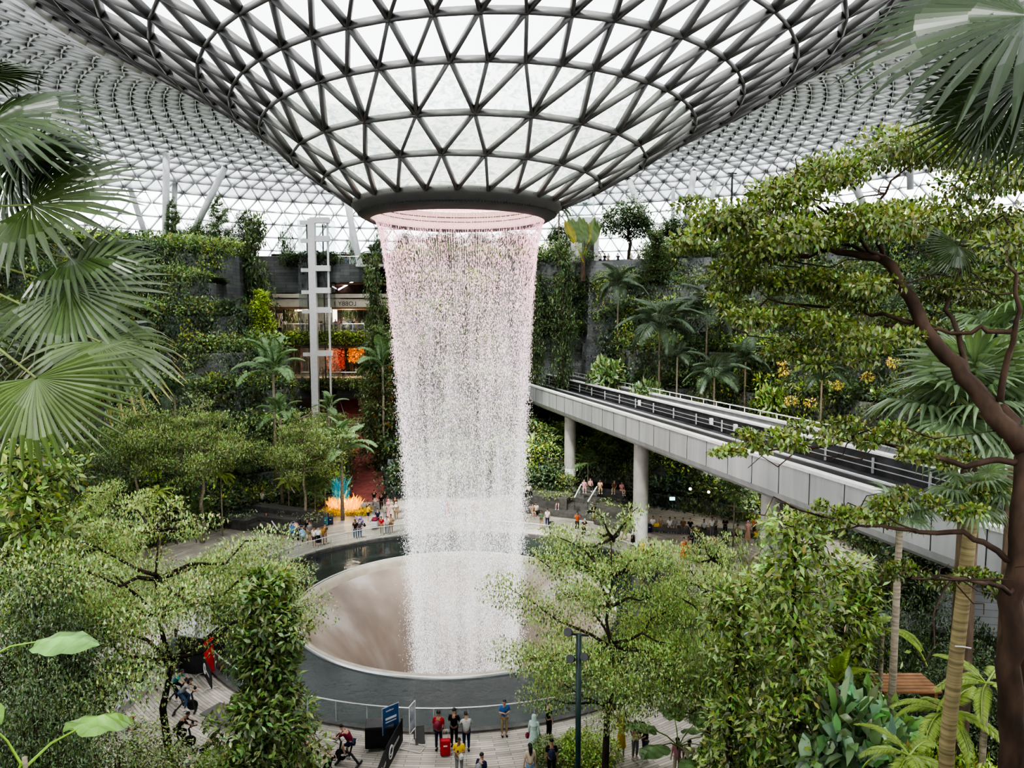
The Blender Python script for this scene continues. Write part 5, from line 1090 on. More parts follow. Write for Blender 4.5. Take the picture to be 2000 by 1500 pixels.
def person(loc, face, label, kind='stand', top='white', low='black', hair='short', fem=False, skirt=False, robe=False, short=False, sk=None, shoes='white', hc=(.015, .01, .008), scarf='white', h=1.70, group=None, bag=None, bagc='black'):
    """face: heading in degrees, 0 looks away from the camera (+Y), 180 towards it"""
    global NP
    NP += 1; P = proto(kind, fem or skirt or robe, skirt, robe, short); s = h/1.70; o = empty('person', tuple(loc), math.radians(180-face)); tag(o, label, 'person', group)
    def part(nm, me, c):
        q = bpy.data.objects.new(nm, me); col.objects.link(q); q.parent = o; q.scale = (s,)*3; q.color = c; return q
    part('body', P['body'], (*(SKN[NP % 4] if sk is None else SKN[sk]), 1)); part('face', P['face'], (.03, .015, .012, 1))
    part('shirt' if not robe else 'robe_top', P['shirt'], c4(top)); part(P['lname'], P['low'], c4(low if not robe else top)); part('shoes', P['shoe'], c4(shoes))
    if hair == 'scarf': part('head_scarf', P['scarf'], c4(scarf))
    elif hair == 'long': part('hair', P['long'], (*hc, 1))
    else: part('hair', P['hair'], (*hc, 1))
    J = P['J']
    if kind in ('phone', 'photo'):
        m = MB().box((J['hl']+J['hr'])/2*s+Vector((0, -.06, .06))*s, (.075, .012, .15), rx=-.5 if kind == 'phone' else 0); q = m.build('phone', M['black'], None); q.name = 'phone'
        q.parent = o
    if bag == 'pack':
        m = MB(); c = J['ch']*s; m.tube([c+Vector((0, .20, -.26)), c+Vector((0, .22, -.15)), c+Vector((0, .21, .02)), c+Vector((0, .17, .10))], [.10, .155, .14, .05], 10)
        q = link('backpack_'.rstrip('_'), m.mesh('backpack', True), M['paint'], o); q.color = c4(bagc)
    if bag == 'hand':
        q = link('handbag', MB().tube([J['hl']*s+Vector((0.06, .03, -.02)), J['hl']*s+Vector((.06, .03, -.12)), J['hl']*s+Vector((.06, .03, -.26))], [.03, .11, .09], 4).mesh('handbag'), M['paint'], o); q.color = c4(bagc)
    return o
def PG(px, py, **k): p = G(px, py, 0); return (p[0], p[1], 0)
PEO = [  # px, py of the feet on the plaza, heading, label, options
 (985, 1437, 170, 'man in a blue t-shirt and khaki trousers looking down at the pool rail', dict(kind='phone', top='blue', low='khaki', shoes='black', sk=0)),
 (857, 1466, 10, 'man in a red striped shirt with a big dark backpack by the rail', dict(top='red', low='navy', bag='pack', bagc='maroon', sk=1, shoes='black', h=1.78)),
 (887, 1458, 5, 'person dressed all in black between the striped shirt and the checked shirt', dict(kind='phone', top='black', low='black', shoes='black', sk=1, h=1.72)),
 (911, 1467, -10, 'man in a pale checked shirt and dark jeans facing the pool', dict(kind='lean', top=(.5, .5, .49), low='navy', shoes='black', sk=1)),
 (897, 1518, 185, 'man in a bright yellow shirt reading his phone beside the red suitcase', dict(kind='phone', top='yellow', low='grey', bag='hand', bagc='white', sk=1)),
 (941, 1552, 30, 'dark haired person with a patterned pack cut off by the bottom edge', dict(top='navy', low='black', bag='pack', bagc='grey', sk=0)),
 (1043, 1470, 20, 'woman in a pale mint robe and head scarf with a red handbag', dict(hair='scarf', scarf='mint', robe=True, top='mint', bag='hand', bagc='maroon')),
 (1035, 1532, -15, 'woman with long dark hair and a cream top at the bottom edge', dict(hair='long', fem=True, top='cream', low='lblue', bag='hand', bagc='tan')),
 (1077, 1522, 0, 'person in dark clothes wearing a slate backpack at the bottom edge', dict(top='black', low='black', bag='pack', bagc='navy')),
 (1072, 1442, 60, 'person in black half hidden by the slender tree branches', dict(top='black', low='black', shoes='black')),
 (1213, 1476, 10, 'woman in a bright yellow dress behind the slender tree trunk', dict(kind='photo', skirt=True, top='yellow', low='yellow', hair='scarf', scarf='yellow')),
 (1240, 1482, 150, 'woman in a brown top and grey trousers talking to the hooded person', dict(kind='phone', fem=True, hair='long', top='peach', low='grey')),
 (1260, 1484, 250, 'person in a dark hooded jacket facing the woman in brown', dict(kind='lean', hair='scarf', scarf='black', top='black', low='jean')),
 (1322, 1520, 0, 'person in a pink and white outfit near the big round leaves', dict(fem=True, hair='long', top='pink', low='cream')),
 (1345, 1524, 20, 'dark haired person in cream beside the pink outfit near the round leaves', dict(top='cream', low='black')),
 (1361, 1396, 200, 'red faced person in pale pink standing right of the pool kerb', dict(kind='phone', top='pink', low='peach', sk=2)),
 (1375, 1262, 250, 'person in denim near the right curve of the pool rail', dict(kind='lean', top='lblue', low='jean')),
 (1396, 1270, 90, 'person in olive and navy by the right curve of the pool', dict(kind='lean', top='mustard', low='navy')),
 # far left group
 (718, 1000, 20, 'small child in white near the glass flowers', dict(top='white', low='black', h=1.15)), (719, 1020, 60, 'man in a yellow t-shirt and dark shorts pushing a pram', dict(kind='lean', top='yellow', low='navy', short=True)),
 (731, 990, 0, 'person in a dark top standing on the start of the red path', dict(kind='photo', top='black', low='dgreen')), (733, 1005, 0, 'person in grey just in front of the red path photographer', dict(kind='photo', top='grey', low='grey')),
 (694, 1053, 185, 'woman in black with long hair leaning on the far rail', dict(fem=True, hair='long', top='black', low='jean')), (703, 1052, 180, 'person in a dark jacket and jeans beside the woman at the far rail', dict(top=(.08, .08, .1), low='jean')),
 (746, 1045, 190, 'person in red holding a bundle at the far rail', dict(kind='lean', top='red', low='khaki')), (756, 1044, 180, 'person in white and red next to the one in red', dict(kind='lean', top='white', low='grey')), (764, 1042, 190, 'person in a tan top at the right end of the rail group', dict(top='tan', low='khaki', short=True)),
 (738, 1030, 160, 'man in a dark shirt beside the luggage trolley', dict(top='navy', low='navy')), (752, 1018, 180, 'person in sage green in the far left crowd', dict(top='sage', low='grey')), (759, 1010, 200, 'woman in a pink head scarf in the far left crowd', dict(hair='scarf', scarf='pink', robe=True, top='pink')),
 (766, 1017, 170, 'person in cream in the far left crowd', dict(hair='scarf', scarf='cream', robe=True, top='cream')), (774, 1016, 170, 'woman in white head scarf and pale top beside the waterfall', dict(hair='scarf', scarf='white', top='tan', low='khaki')), (745, 998, 180, 'person in black at the back of the far left crowd', dict(top='black', low='black')), (772, 1003, 0, 'person in brown close to the ivy wall', dict(top='brown', low='black')),
 (752, 990, 0, 'person with a backpack walking into the red path', dict(kind='walk', top='black', low='grey', bag='pack')),
 (605, 1058, 150, 'man in a grey shirt and red scarf by the parked prams', dict(top='grey', low='khaki', short=True)), (614, 1069, 190, 'woman in a white top and black shorts at the left far rail', dict(fem=True, top='white', low='black', short=True)), (622, 1069, 180, 'woman in white with a long black skirt at the left far rail', dict(skirt=True, top='white', low='black')), (630, 1066, 170, 'person in mustard at the left far rail', dict(top='mustard', low='grey', short=True)), (635, 1062, 170, 'person in brown at the right of the left rail group', dict(fem=True, hair='long', top='brown', low='tan')),
 # through the water
 (865, 1010, 180, 'person in a light blue robe seen through the falling water', dict(hair='scarf', scarf='lblue', robe=True, top='lblue')), (873, 1008, 170, 'person in an orange robe seen through the falling water', dict(hair='scarf', scarf='orange', robe=True, top='orange')), (885, 1016, 180, 'person in white behind the falling water', dict(top='white', low='grey')), (912, 1020, 180, 'person in grey blue behind the falling water', dict(top='grey', low='navy')), (925, 1018, 180, 'person in beige behind the falling water', dict(top='tan', low='tan')), (942, 1016, 160, 'person in pale grey behind the right part of the falls', dict(top='white', low='lblue')),
 # right of the waterfall
 (1057, 1034, 200, 'person in dark green looking at a phone right of the waterfall', dict(kind='phone', top='dgreen', low='khaki')), (1069, 1030, 0, 'man in a white shirt with a black wheeled case', dict(top='white', low='navy')), (1127, 1037, 175, 'woman in a bright orange top taking a photo', dict(kind='photo', fem=True, top='orange', low='black')), (1140, 1050, 150, 'older person in black with white hair pointing', dict(kind='lean', top='black', low='black', hc=(.6, .6, .58))),
 (1136, 1066, 170, 'small child in white at the rail right of the falls', dict(top='white', low='white', h=1.1)), (1190, 1062, 300, 'seated looking child in brown beside the striding man', dict(top='brown', low='brown', h=1.1)), (1207, 1058, 290, 'grey haired man in a white shirt striding left', dict(kind='walk', top='white', low='navy', hc=(.4, .4, .4))), (1220, 1056, 300, 'man in a dark shirt and tan trousers striding left', dict(kind='walk', top=(.06, .06, .08), low='tan')),
 (1236, 1068, 280, 'woman in a white blouse and black skirt left of the bridge pillar', dict(skirt=True, hair='long', top='white', low='black')), (1258, 1062, 100, 'man in a blue shirt right of the bridge pillar', dict(kind='walk', top='lblue', low='grey')),
 (1254, 1096, 180, 'woman in a yellow head scarf in the group behind the slender tree', dict(hair='scarf', scarf='yellow', robe=True, top='yellow')), (1263, 1102, 190, 'woman in a pale head scarf and brown robe behind the slender tree', dict(hair='scarf', scarf='cream', robe=True, top='brown')), (1271, 1106, 180, 'person in tan behind the slender tree', dict(fem=True, hair='long', top='tan', low='black')), (1279, 1109, 170, 'person in black behind the slender tree', dict(fem=True, hair='long', top='black', low='black')), (1288, 1112, 150, 'woman in a grey head scarf and dark robe behind the slender tree', dict(hair='scarf', scarf='grey', robe=True, top='black')),
 (1335, 1092, 180, 'woman in an orange dress in the right hand crowd', dict(robe=True, top='orange', hair='long')), (1344, 1090, 170, 'person in cream and orange beside the orange dress', dict(top='cream', low='orange')), (1350, 1072, 200, 'person in navy in the middle of the right crowd', dict(top='navy', low='navy')), (1360, 1066, 180, 'person in a dark patterned top in the right crowd', dict(kind='phone', top='brown', low='black')), (1364, 1088, 5, 'person in a denim shirt with a black backpack in the right crowd', dict(top='blue', low='black', bag='pack')),
 (1387, 1092, 20, 'woman in a white top and black trousers in the right crowd', dict(fem=True, top='white', low='black', bag='hand', bagc='teal')), (1397, 1086, 200, 'person in pink leaning in the right crowd', dict(kind='lean', top='pink', low='grey')), (1390, 1048, 170, 'man in a white shirt near the seated row', dict(top='white', low='grey')), (1396, 1046, 180, 'person with a red pack near the seated row', dict(top='grey', low='black', bag='pack', bagc='red')),
 (1416, 1048, 190, 'person in black near the benches at the right', dict(kind='phone', top='black', low='black')), (1420, 1070, 180, 'crouched looking person in black at the right', dict(kind='lean', top='black', low='black', h=1.3)), (1460, 1056, 180, 'woman in a pale scarf left of the orange top by the second pillar', dict(hair='scarf', scarf='pink', robe=True, top='peach')), (1472, 1048, 150, 'woman in a bright orange top beside the second bridge pillar', dict(kind='lean', top='orange', low='brown')), (1476, 1064, 180, 'child in yellow beside the second bridge pillar', dict(top='yellow', low='grey', h=1.3)), (1484, 1060, 200, 'person in light blue leaning beside the second bridge pillar', dict(kind='lean', top='lblue', low='lblue')), (1440, 1064, 0, 'person in khaki in the far right crowd', dict(top='khaki', low='black')),
 (318, 1052, 180, 'person in white behind the glossy crown on the left', dict(top='white', low='peach')), (368, 1046, 180, 'person in black by the left planter wall', dict(top='black', low='black')), (381, 1044, 180, 'person in cream by the left planter wall', dict(top='cream', low='white'))]
for px, py, fc_, lab, kw in PEO: person(PG(px, py), fc_, lab, **kw)
# people on the balconies
tops = ['white', 'black', 'cream', 'navy', 'white', 'grey', 'pink', 'white', 'lblue', 'black', 'tan']
wear = ['a white top', 'a black top', 'a cream top', 'a navy top', 'a loose white shirt', 'a grey top', 'a pink top', 'a white blouse', 'a light blue top', 'a black jacket', 'a tan jacket']
def row(pxs, d, z, where, grp, y_=None):
    for k, px in enumerate(pxs):
        p = V(px, 600, d); person((p[0], p[1], z), rnd.choice([180, 165, 195, 150]), f'visitor in {wear[k % 11]}, {where[0]} {ORD[k]} from the left {where[1]}', kind=['lean', 'stand', 'phone'][k % 3], top=tops[k % 11], low=['black', 'jean', 'khaki', 'navy'][k % 4], hair='long' if k % 4 == 2 else 'short', fem=k % 2 == 0, group=grp)
ORD = ['first', 'second', 'third', 'fourth', 'fifth', 'sixth', 'seventh', 'eighth', 'ninth', 'tenth', 'eleventh', 'twelfth', 'thirteenth', 'fourteenth']
row([556, 591, 599, 627, 646, 655, 661, 671, 684, 690, 696, 708], 105.4, fz(647), ('standing', 'on the upper lobby balcony'), 'visitors on the upper lobby balcony')
row([628, 642, 660, 668, 694, 705, 714, 723], 105.4, fz(740), ('standing', 'on the lower balcony'), 'visitors on the lower balcony')
row([696, 706, 724], 102.6, fz(843, 102), ('standing', 'on the lowest landing'), 'visitors on the lowest landing')
row([1172, 1180, 1187, 1206, 1232, 1246], 103.4, fz(521), ('standing', 'on the upper right lookout'), 'visitors on the upper right lookout')
row([665, 678], 106, fz(517), ('standing', 'on the rounded stone terrace'), 'visitors on the rounded terrace')
# ------------------------------------------------------------------ seating steps
def tri_steps(name, pa, pb, n, depth, rise, label, m='steps'):
    """straight flight of wide seating steps between two plaza points, rising away from the pool"""
    a, b_ = np.array(PG(*pa)), np.array(PG(*pb)); t = (b_-a)[:2]; L = np.linalg.norm(t); t /= L; nr = np.array([-t[1], t[0]])
    if nr[1] < 0 and abs(nr[1]) > .3: nr = -nr
    o = empty(name, (*((a+b_)/2)[:2], 0), math.atan2(t[1], t[0])); tag(o, label, 'steps')
    sgn = 1 if np.dot(nr, [-t[1], t[0]]) > 0 else -1
    for k in range(n): MB().box((0, sgn*(depth*(k+.5)+ (n-1-k)*depth*.5 - (n-1-k)*0), rise*(k+.5)), (L, depth*(n-k) if False else depth, rise*(k+1)) if False else (L, depth, rise*1.0)).build('step', M[m], o, bevel=.02) if False else MB().box((0, sgn*(depth*(k+.5)), rise*(k+1)/2), (L, depth, rise*(k+1))).build('step', M[m], o, bevel=.02)
    return o
tri_steps('seating_steps', (440, 1030), (560, 1046), 3, 1.3, .48, 'dark stepped stone seats on the left of the plaza')
tri_steps('seating_steps', (1010, 1000), (1160, 1018), 3, 1.2, .48, 'dark stepped stone seats right of the waterfall')
tri_steps('stone_stairs', (1118, 998), (1152, 1002), 8, .42, .22, 'narrow stone stairs with pale rails below the bridge')
tri_steps('seating_steps', (1160, 1024), (1240, 1044), 1, 1.4, .46, 'low dark bench step left of the bridge pillar')
tri_steps('seating_steps', (1262, 1038), (1500, 1054), 1, 1.1, .46, 'long dark bench in front of the right hand planting')
SE = [((521, 1038), 0, 200, 'man in a black t-shirt and pale trousers sitting on the left steps', 'black', 'white', 66.5), ]
def sitter(px, py, z, face, label, top, low, **kw):
    p = G(px, py, z+.45); person((p[0], p[1], z), face, label, kind='sit', top=top, low=low, **kw)
sitter(520, 1018, 0.0, 200, 'man in a black t-shirt and pale trousers sitting on the left steps', 'black', 'lblue')
for k, (px, lab, tp, lw) in enumerate(((1275, 'person in white sitting first in the long bench row', 'white', 'yellow'), (1290, 'person in khaki sitting second in the long bench row', 'khaki', 'khaki'), (1308, 'person in a white shirt and vest sitting third in the bench row', 'white', 'cream'), (1318, 'person in grey sitting fourth in the long bench row', 'grey', 'cream'), (1334, 'person in brown sitting fifth in the long bench row', 'brown', 'grey'), (1348, 'person in black sitting sixth in the long bench row', 'black', 'black'), (1375, 'woman in white and black sitting seventh in the bench row', 'white', 'black'))):
    sitter(px, 1026+(px-1275)*.06, 0, 190, lab, tp, lw, fem=k % 2 == 1)
for k, (px, py, z, lab, tp, lw) in enumerate(((1040, 1000, .0, 'person in tan sitting left on the steps right of the falls', 'tan', 'peach'), (1047, 998, 0, 'man in white sitting on the steps right of the falls', 'white', 'black'), (1091, 984, .48, 'woman in a patterned pink dress sitting on the right steps', 'pink', 'pink'), (1033, 960, 1.4, 'person in white sitting high on the terrace right of the falls', 'white', 'black'), (1178, 996, 0.2, 'woman in white sitting beside the stone stairs', 'white', 'peach'), (1186, 996, .2, 'second person in pale clothes sitting beside the stone stairs', 'cream', 'peach'),
        (1153, 950, 2.0, 'person in pink sitting at the top of the stone stairs', 'pink', 'black'), (1172, 953, 2.0, 'person in peach sitting behind the planter above the stairs', 'peach', 'tan'), (1200, 954, 2, 'person in brown sitting on the upper terrace under the bridge', 'brown', 'tan'), (1214, 957, 2, 'person in rose sitting at the right end of the upper terrace', 'pink', 'peach'), (1141, 952, 2, 'child in pink sitting at the left of the upper terrace', 'pink', 'pink'))):
    sitter(px, py, z, 180+(k % 3-1)*20, lab, tp, lw, fem=k % 2 == 0)
person(PG(1160, 1020)[:2]+(0.0,), 180, 'woman in black and white standing below the stone stairs', kind='phone', fem=True, top='black', low='cream', short=True)
sitter(512, 975, 1.2, 30, 'person in white leaning at the top of the left steps', 'white', 'jean')
sitter(600, 1032, 0, 190, 'person in black seated by the planter near the suitcases', 'black', 'brown'); sitter(606, 1040, 0, 170, 'second dark dressed person seated by the suitcases', 'brown', 'black')
for a, b_, lab in (((488, 980), (502, 1000), 'pale handrail left on the stepped seats'), ((522, 972), (538, 990), 'pale handrail higher on the stepped seats'), ((531, 1018), (542, 1034), 'pale handrail low on the stepped seats'), ((1122, 972), (1135, 946), 'left pale handrail of the stone stairs'), ((1148, 980), (1166, 950), 'right pale handrail of the stone stairs'), ((1010, 995), (1016, 975), 'short pale handrail beside the falls'), ((568, 951), (575, 962), 'short pale handrail behind the tree fern')):
    A = V(*a, 68.5); B = V(*b_, 69.5)
    if min(A[2], B[2]) < 1.0: A = G(*a, 1.1); B = G(*b_, 1.1)
    o = empty('stair_handrail', A); tag(o, lab, 'handrail'); MB().tube([(0, 0, 0), tuple(B-A)], .06, 6).build('rail', M['white'], o)
    for p in (A, B): MB().tube([tuple(p-A), (p-A)[0:2].tolist()+[(p-A)[2]-1.1]], .03, 5).build('post', M['darkrail'], o)
# planter walls with low green cover
for k, (x0, y0, x1, y1, w_, h_) in enumerate(((452, 1016, 500, 1022, 2.5, .9), (560, 1012, 625, 1022, 2.6, 1.0), (556, 985, 600, 985, 2, 1.8), (1050, 985, 1115, 992, 2.5, 1.6), (1172, 1000, 1240, 1012, 2.5, 1.3))):
    a, b_ = np.array(PG(x0, y0+8)), np.array(PG(x1, y1+8)); c = (a+b_)/2; L = np.linalg.norm(b_-a); ang = math.atan2((b_-a)[1], (b_-a)[0])
    o = empty('planter', (c[0], c[1], 0), ang); tag(o, ['low planter wall beside the left pale handrail', 'long planter under the layered tree by the benches', 'raised planter holding the lime tree fern', 'raised planter left of the stone stairs', 'raised planter right of the stone stairs'][k], 'planter')
    MB().box((0, 0, h_/2), (L, w_, h_)).build('planter_wall', M['steps'], o, bevel=.03)
    lb = LB(); 
    for q in range(int(L*5)): cloud(lb, (rng.uniform(-L/2, L/2), rng.uniform(-w_/2, w_/2), h_), (.4, .4, .28), 28, .2, .12, GREENS['silver'] if k < 2 else GREENS['fresh'])
    tag(link('ground_cover', lb.mesh('ground_cover'), M['leaf'], o), kind='stuff')
# glass flower display
o = empty('glass_flower_display', PG(668, 1000)); tag(o, 'glowing display of blue and golden glass leaves in a bed of yellow flowers', 'display')
def spikes(n, c, sp, L, colr, up=1.0):
    lb = LB(); p = np.array(c)+rng.uniform(-1, 1, (n, 3))*sp; d = unit(n)*.45+[0, 0, up]; lb.add(p, d, unit(n), L*(.6+.6*rng.random(n)), .16, jcol(colr, n, .3)); return lb
gb = mat('blue_glass_leaf', (1, 1, 1), .3, .6, .1, 5, emit=(.02, .4, .55), es=.12, attr=True); gg = mat('golden_lit_glass', (1, 1, 1), .3, .6, .1, 5, emit=(1, .4, .03), es=.7, attr=True)
link('blue_leaves', spikes(170, (-.2, .6, 1.2), (.6, .5, .9), 1.3, (.10, .42, .50)).mesh('blue_leaves'), gb, o); link('golden_leaves', spikes(260, (.2, 0, .5), (1.5, .7, .35), .9, (1, .45, .05), .7).mesh('golden_leaves'), gg, o)
lb = spikes(1500, (.5, -.6, .15), (2.4, .9, .2), .25, (.55, .45, .05), .8); q = link('yellow_flower_bed', lb.mesh('yellow_flower_bed'), M['leaf'], o); tag(q, kind='stuff')
l = bpy.data.lights.new('display_light', 'POINT'); l.energy = 90; l.color = (1, .6, .2); l.shadow_soft_size = .3; q = bpy.data.objects.new('display_light', l); col.objects.link(q); q.location = Vector(o.location)+Vector((.4, -.8, 1.2))
# ------------------------------------------------------------------ luggage, prams, carts
def suitcase(px, py, c, label, h=.68, rz=0.1):
    o = empty('suitcase', PG(px, py), rz); tag(o, label, 'suitcase')
    q = MB().box((0, 0, .06+h/2), (.44, .27, h)).build('shell', M['paint'], o, bevel=.05); q.color = c4(c)
    b = MB(); b.tube([(-.12, .1, h), (-.12, .1, h+.42), (.12, .1, h+.42), (.12, .1, h)], .013, 5); b.build('pull_handle', M['rail'], o)
    for x in (-.16, .16): MB().tube([(x, -.02, .03), (x, .02, .03)], .03, 8).build('wheel', M['black'], o)
    q = MB().box((0, -.145, h*.75), (.16, .02, .05)).build('badge', M['white'], o); return o
suitcase(870, 1476, 'red', 'red wheeled suitcase with raised handle beside the backpacker'); suitcase(1077, 1034, 'black', 'black wheeled case beside the man in white', rz=.4); suitcase(1268, 1040, 'navy', 'navy suitcase at the left end of the long bench', rz=0); suitcase(1282, 1038, 'yellow', 'yellow suitcase between the first bench sitters')
suitcase(636, 1026, 'teal', 'dark teal suitcase left of the glass flowers'); suitcase(646, 1025, 'navy', 'second dark suitcase left of the glass flowers'); suitcase(1152, 1012, 'black', 'black suitcase at the foot of the stone stairs'); suitcase(1670, 1062, 'blue', 'blue suitcase on the plaza behind the right trees')
def pram(px, py, c, label, rz=0):
    o = empty('pram', PG(px, py), rz); tag(o, label, 'pram')
    b = MB(); 
    for s in (-1, 1): b.tube([(s*.22, .45, 1.0), (s*.22, .1, .55), (s*.22, -.35, .12)], .016, 6); b.tube([(s*.22, -.05, .6), (s*.24, .38, .12)], .016, 6)
    b.tube([(-.22, .45, 1.0), (.22, .45, 1.0)], .018, 6); b.build('frame', M['rail'], o)
    q = MB().tube([(0, .2, .45), (0, -.02, .48), (0, -.25, .55)], [.2, .24, .16], 8).build('seat', M['paint'], o, smooth=True); q.color = c4(c)
    q = MB().lathe([(.26, 0), (.24, .14), (.14, .24), (.01, .27)], 12, c=(0, .12, .68)).build('hood', M['paint'], o, smooth=True); q.color = c4(c)
    for x in (-.24, .24):
        for y in (-.35, .38): MB().tube([(x-.02, y, .11), (x+.02, y, .11)], .11, 12).build('wheel', M['black'], o)
for k, (px, py, c, lab, rz) in enumerate(((571, 1048, 'blue', 'blue pram parked first in the left pram group', .3), (583, 1052, 'black', 'black pram in the middle of the left pram group', -.4), (592, 1056, 'lblue', 'pale blue pram at the right of the left pram group', .8), (580, 1042, 'pink', 'pink trimmed pram behind the parked prams', 1.2), (704, 1028, 'purple', 'dark pram pushed by the man in yellow', 1.9))): pram(px, py, c, lab, rz)
o = empty('luggage_trolley', PG(732, 1032)); tag(o, 'steel luggage trolley with a red bag near the far rail', 'trolley'); MB().box((0, 0, .25), (.6, 1.0, .06)).build('platform', M['rail'], o); b = MB(); b.tube([(-.28, .5, .2), (-.28, .5, 1.0), (.28, .5, 1.0), (.28, .5, .2)], .02, 6); b.build('push_bar', M['rail'], o); q = MB().box((0, 0, .5), (.55, .8, .42)).build('basket', M['rail'], o, bevel=.05)
q = MB().box((0, 0, 0), (.5, .6, .25)).build('travel_bag', M['paint'], None, bevel=.08); q.color = c4('maroon'); q.location = Vector(PG(732, 1032))+Vector((0, 0, .84)); tag(q, 'dark red bag lying on the luggage trolley', 'bag')
# ------------------------------------------------------------------ spin bikes and riders
def bike(loc, head, label, group='exercise bikes of the outdoor class'):
    o = empty('exercise_bike', loc, math.radians(180-head)); tag(o, label, 'exercise bike', group)
    b = MB(); b.bar((-.28, .45, .05), (.28, .45, .05), .07); b.build('rear_foot', M['darkrail'], o); b = MB(); b.bar((-.28, -.5, .05), (.28, -.5, .05), .07); b.build('front_foot', M['darkrail'], o)
    b = MB(); b.bar((0, .45, .06), (0, .1, .45), .07); b.bar((0, -.5, .06), (0, -.35, .95), .07); b.bar((0, .1, .45), (0, -.4, .6), .07); b.bar((0, .02, .35), (0, .16, .9), .06); b.build('frame', M['darkrail'], o)
    b = MB(); b.tube([(-.03, -.38, .36), (.03, -.38, .36)], .25, 22); b.build('flywheel', M['black'], o)
    b = MB(); b.tube([(0, .28, .94), (0, .14, .95), (0, -.02, .93)], [.10, .08, .025], 8); b.build('saddle', M['black'], o, smooth=True)
    b = MB(); b.tube([(-.2, -.62, 1.14), (-.2, -.45, 1.06), (.2, -.45, 1.06), (.2, -.62, 1.14)], .018, 6); b.bar((0, -.36, .9), (0, -.44, 1.08), .04); b.build('handlebar', M['darkrail'], o)
    b = MB(); b.box((0, -.52, 1.18), (.22, .03, .15), rx=-.5); b.build('console', M['black'], o)
    for s, z in ((1, .45), (-1, .19)): MB().box((s*.12, -.08, z-.03), (.1, .16, .03)).build('pedal', M['darkrail'], o)
    b = MB(); b.bar((.07, -.0, .33), (.07, -.08, .43), .03); b.bar((-.07, 0, .33), (-.07, -.05, .20), .03); b.build('crank', M['rail'], o)
BK = [(682, 1492, 285, 'man in a maroon sleeveless top', dict(top='maroon', low='navy', short=True, sk=0), 'single bike ridden by the man in maroon'),
      (600, 1508, 320, 'woman in a pink t-shirt', dict(fem=True, hair='long', top='pink', low='black', sk=2), 'bike under the rider in pink'),
      (405, 1512, 60, 'woman in a black crop top with a long ponytail', dict(fem=True, hair='long', top='black', low='navy', sk=2), 'bike under the rider with the long ponytail'),
      (447, 1530, 50, 'dark haired rider in green and black', dict(top='dgreen', low='black'), 'bike under the rider in dark green'),
      (353, 1466, 70, 'rider in a black t-shirt with tied back hair', dict(fem=True, top='black', low='black'), 'bike under the rider in a black t-shirt'),
      (360, 1392, 80, 'rider in a grey top with dark hair', dict(fem=True, hair='long', top='grey', low='jean'), 'bike nearest the black sound tent'),
      (345, 1372, 95, 'rider in a teal top next to the black tent', dict(top='teal', low='black'), 'bike at the foot of the black tent'),
      (193, 1436, 80, 'rider with tied hair and black crop top on the left', dict(fem=True, hair='long', top='black', low='black', sk=2), 'lower bike of the left pair'),
      (172, 1412, 80, 'rider with tan shoulders behind on the left', dict(fem=True, top='tan', low='black', sk=2), 'upper bike of the left pair'),
      (368, 1545, 60, 'rider in a white top at the bottom edge', dict(fem=True, hair='long', top='white', low='pink', sk=2), 'bike under the rider in white'),
      (340, 1538, 60, 'rider with long brown hair at the bottom edge', dict(fem=True, hair='long', top='white', low='black', sk=2, hc=(.08, .03, .015)), 'bike under the rider with brown hair'),
      (641, 1548, 0, 'dark haired rider in black at the bottom edge', dict(top='black', low='black'), 'bike under the bottom edge rider in black'),
      (250, 1468, 110, 'blonde rider in white behind the pale bush', dict(fem=True, hair='long', top='white', low='white', hc=(.30, .18, .07)), 'bike behind the pale bush')]
for px, py, hd_, lab, kw, bl in BK:
    p = PG(px, py); bike(p, hd_, bl[0].lower()+bl[1:]+' on the paved plaza'); person(p, hd_, lab+' riding an exercise bike', kind='bike', group=None, **kw)
person(PG(199, 1392), 180, 'instructor in a black t-shirt and shorts standing on the low stage', top='black', low='black', short=True, shoes='grey'); person(PG(181, 1394), 60, 'person in cream and purple bending beside the instructor', kind='lean', fem=True, hair='long', top='cream', low='purple', hc=(.4, .28, .15))
person(PG(158, 1340), 90, 'dark haired person in navy at the left booth', kind='lean', top='navy', low='black')
# stage frame booth
p = PG(205, 1378); o = empty('stage_booth', p, -.15); tag(o, 'low stage with a pale metal truss frame on the left', 'stage')
MB().box((0, .5, .2), (2.6, 2.6, .4)).build('platform', M['girder'], o); b = MB()
for x in (-1.2, 1.2): b.bar((x, 1.4, .4), (x, 1.4, 1.7), .10)
b.bar((-1.25, 1.4, 1.7), (1.25, 1.4, 1.7), .14); b.bar((-1.25, 1.7, 1.7), (1.25, 1.7, 1.7), .10); b.bar((-1.2, 1.4, 1.0), (1.2, 1.4, 1.0), .05); b.build('truss', M['rail'], o); MB().box((0, 1.6, 1.0), (2.3, .1, 1.2)).build('black_backing', M['black'], o)
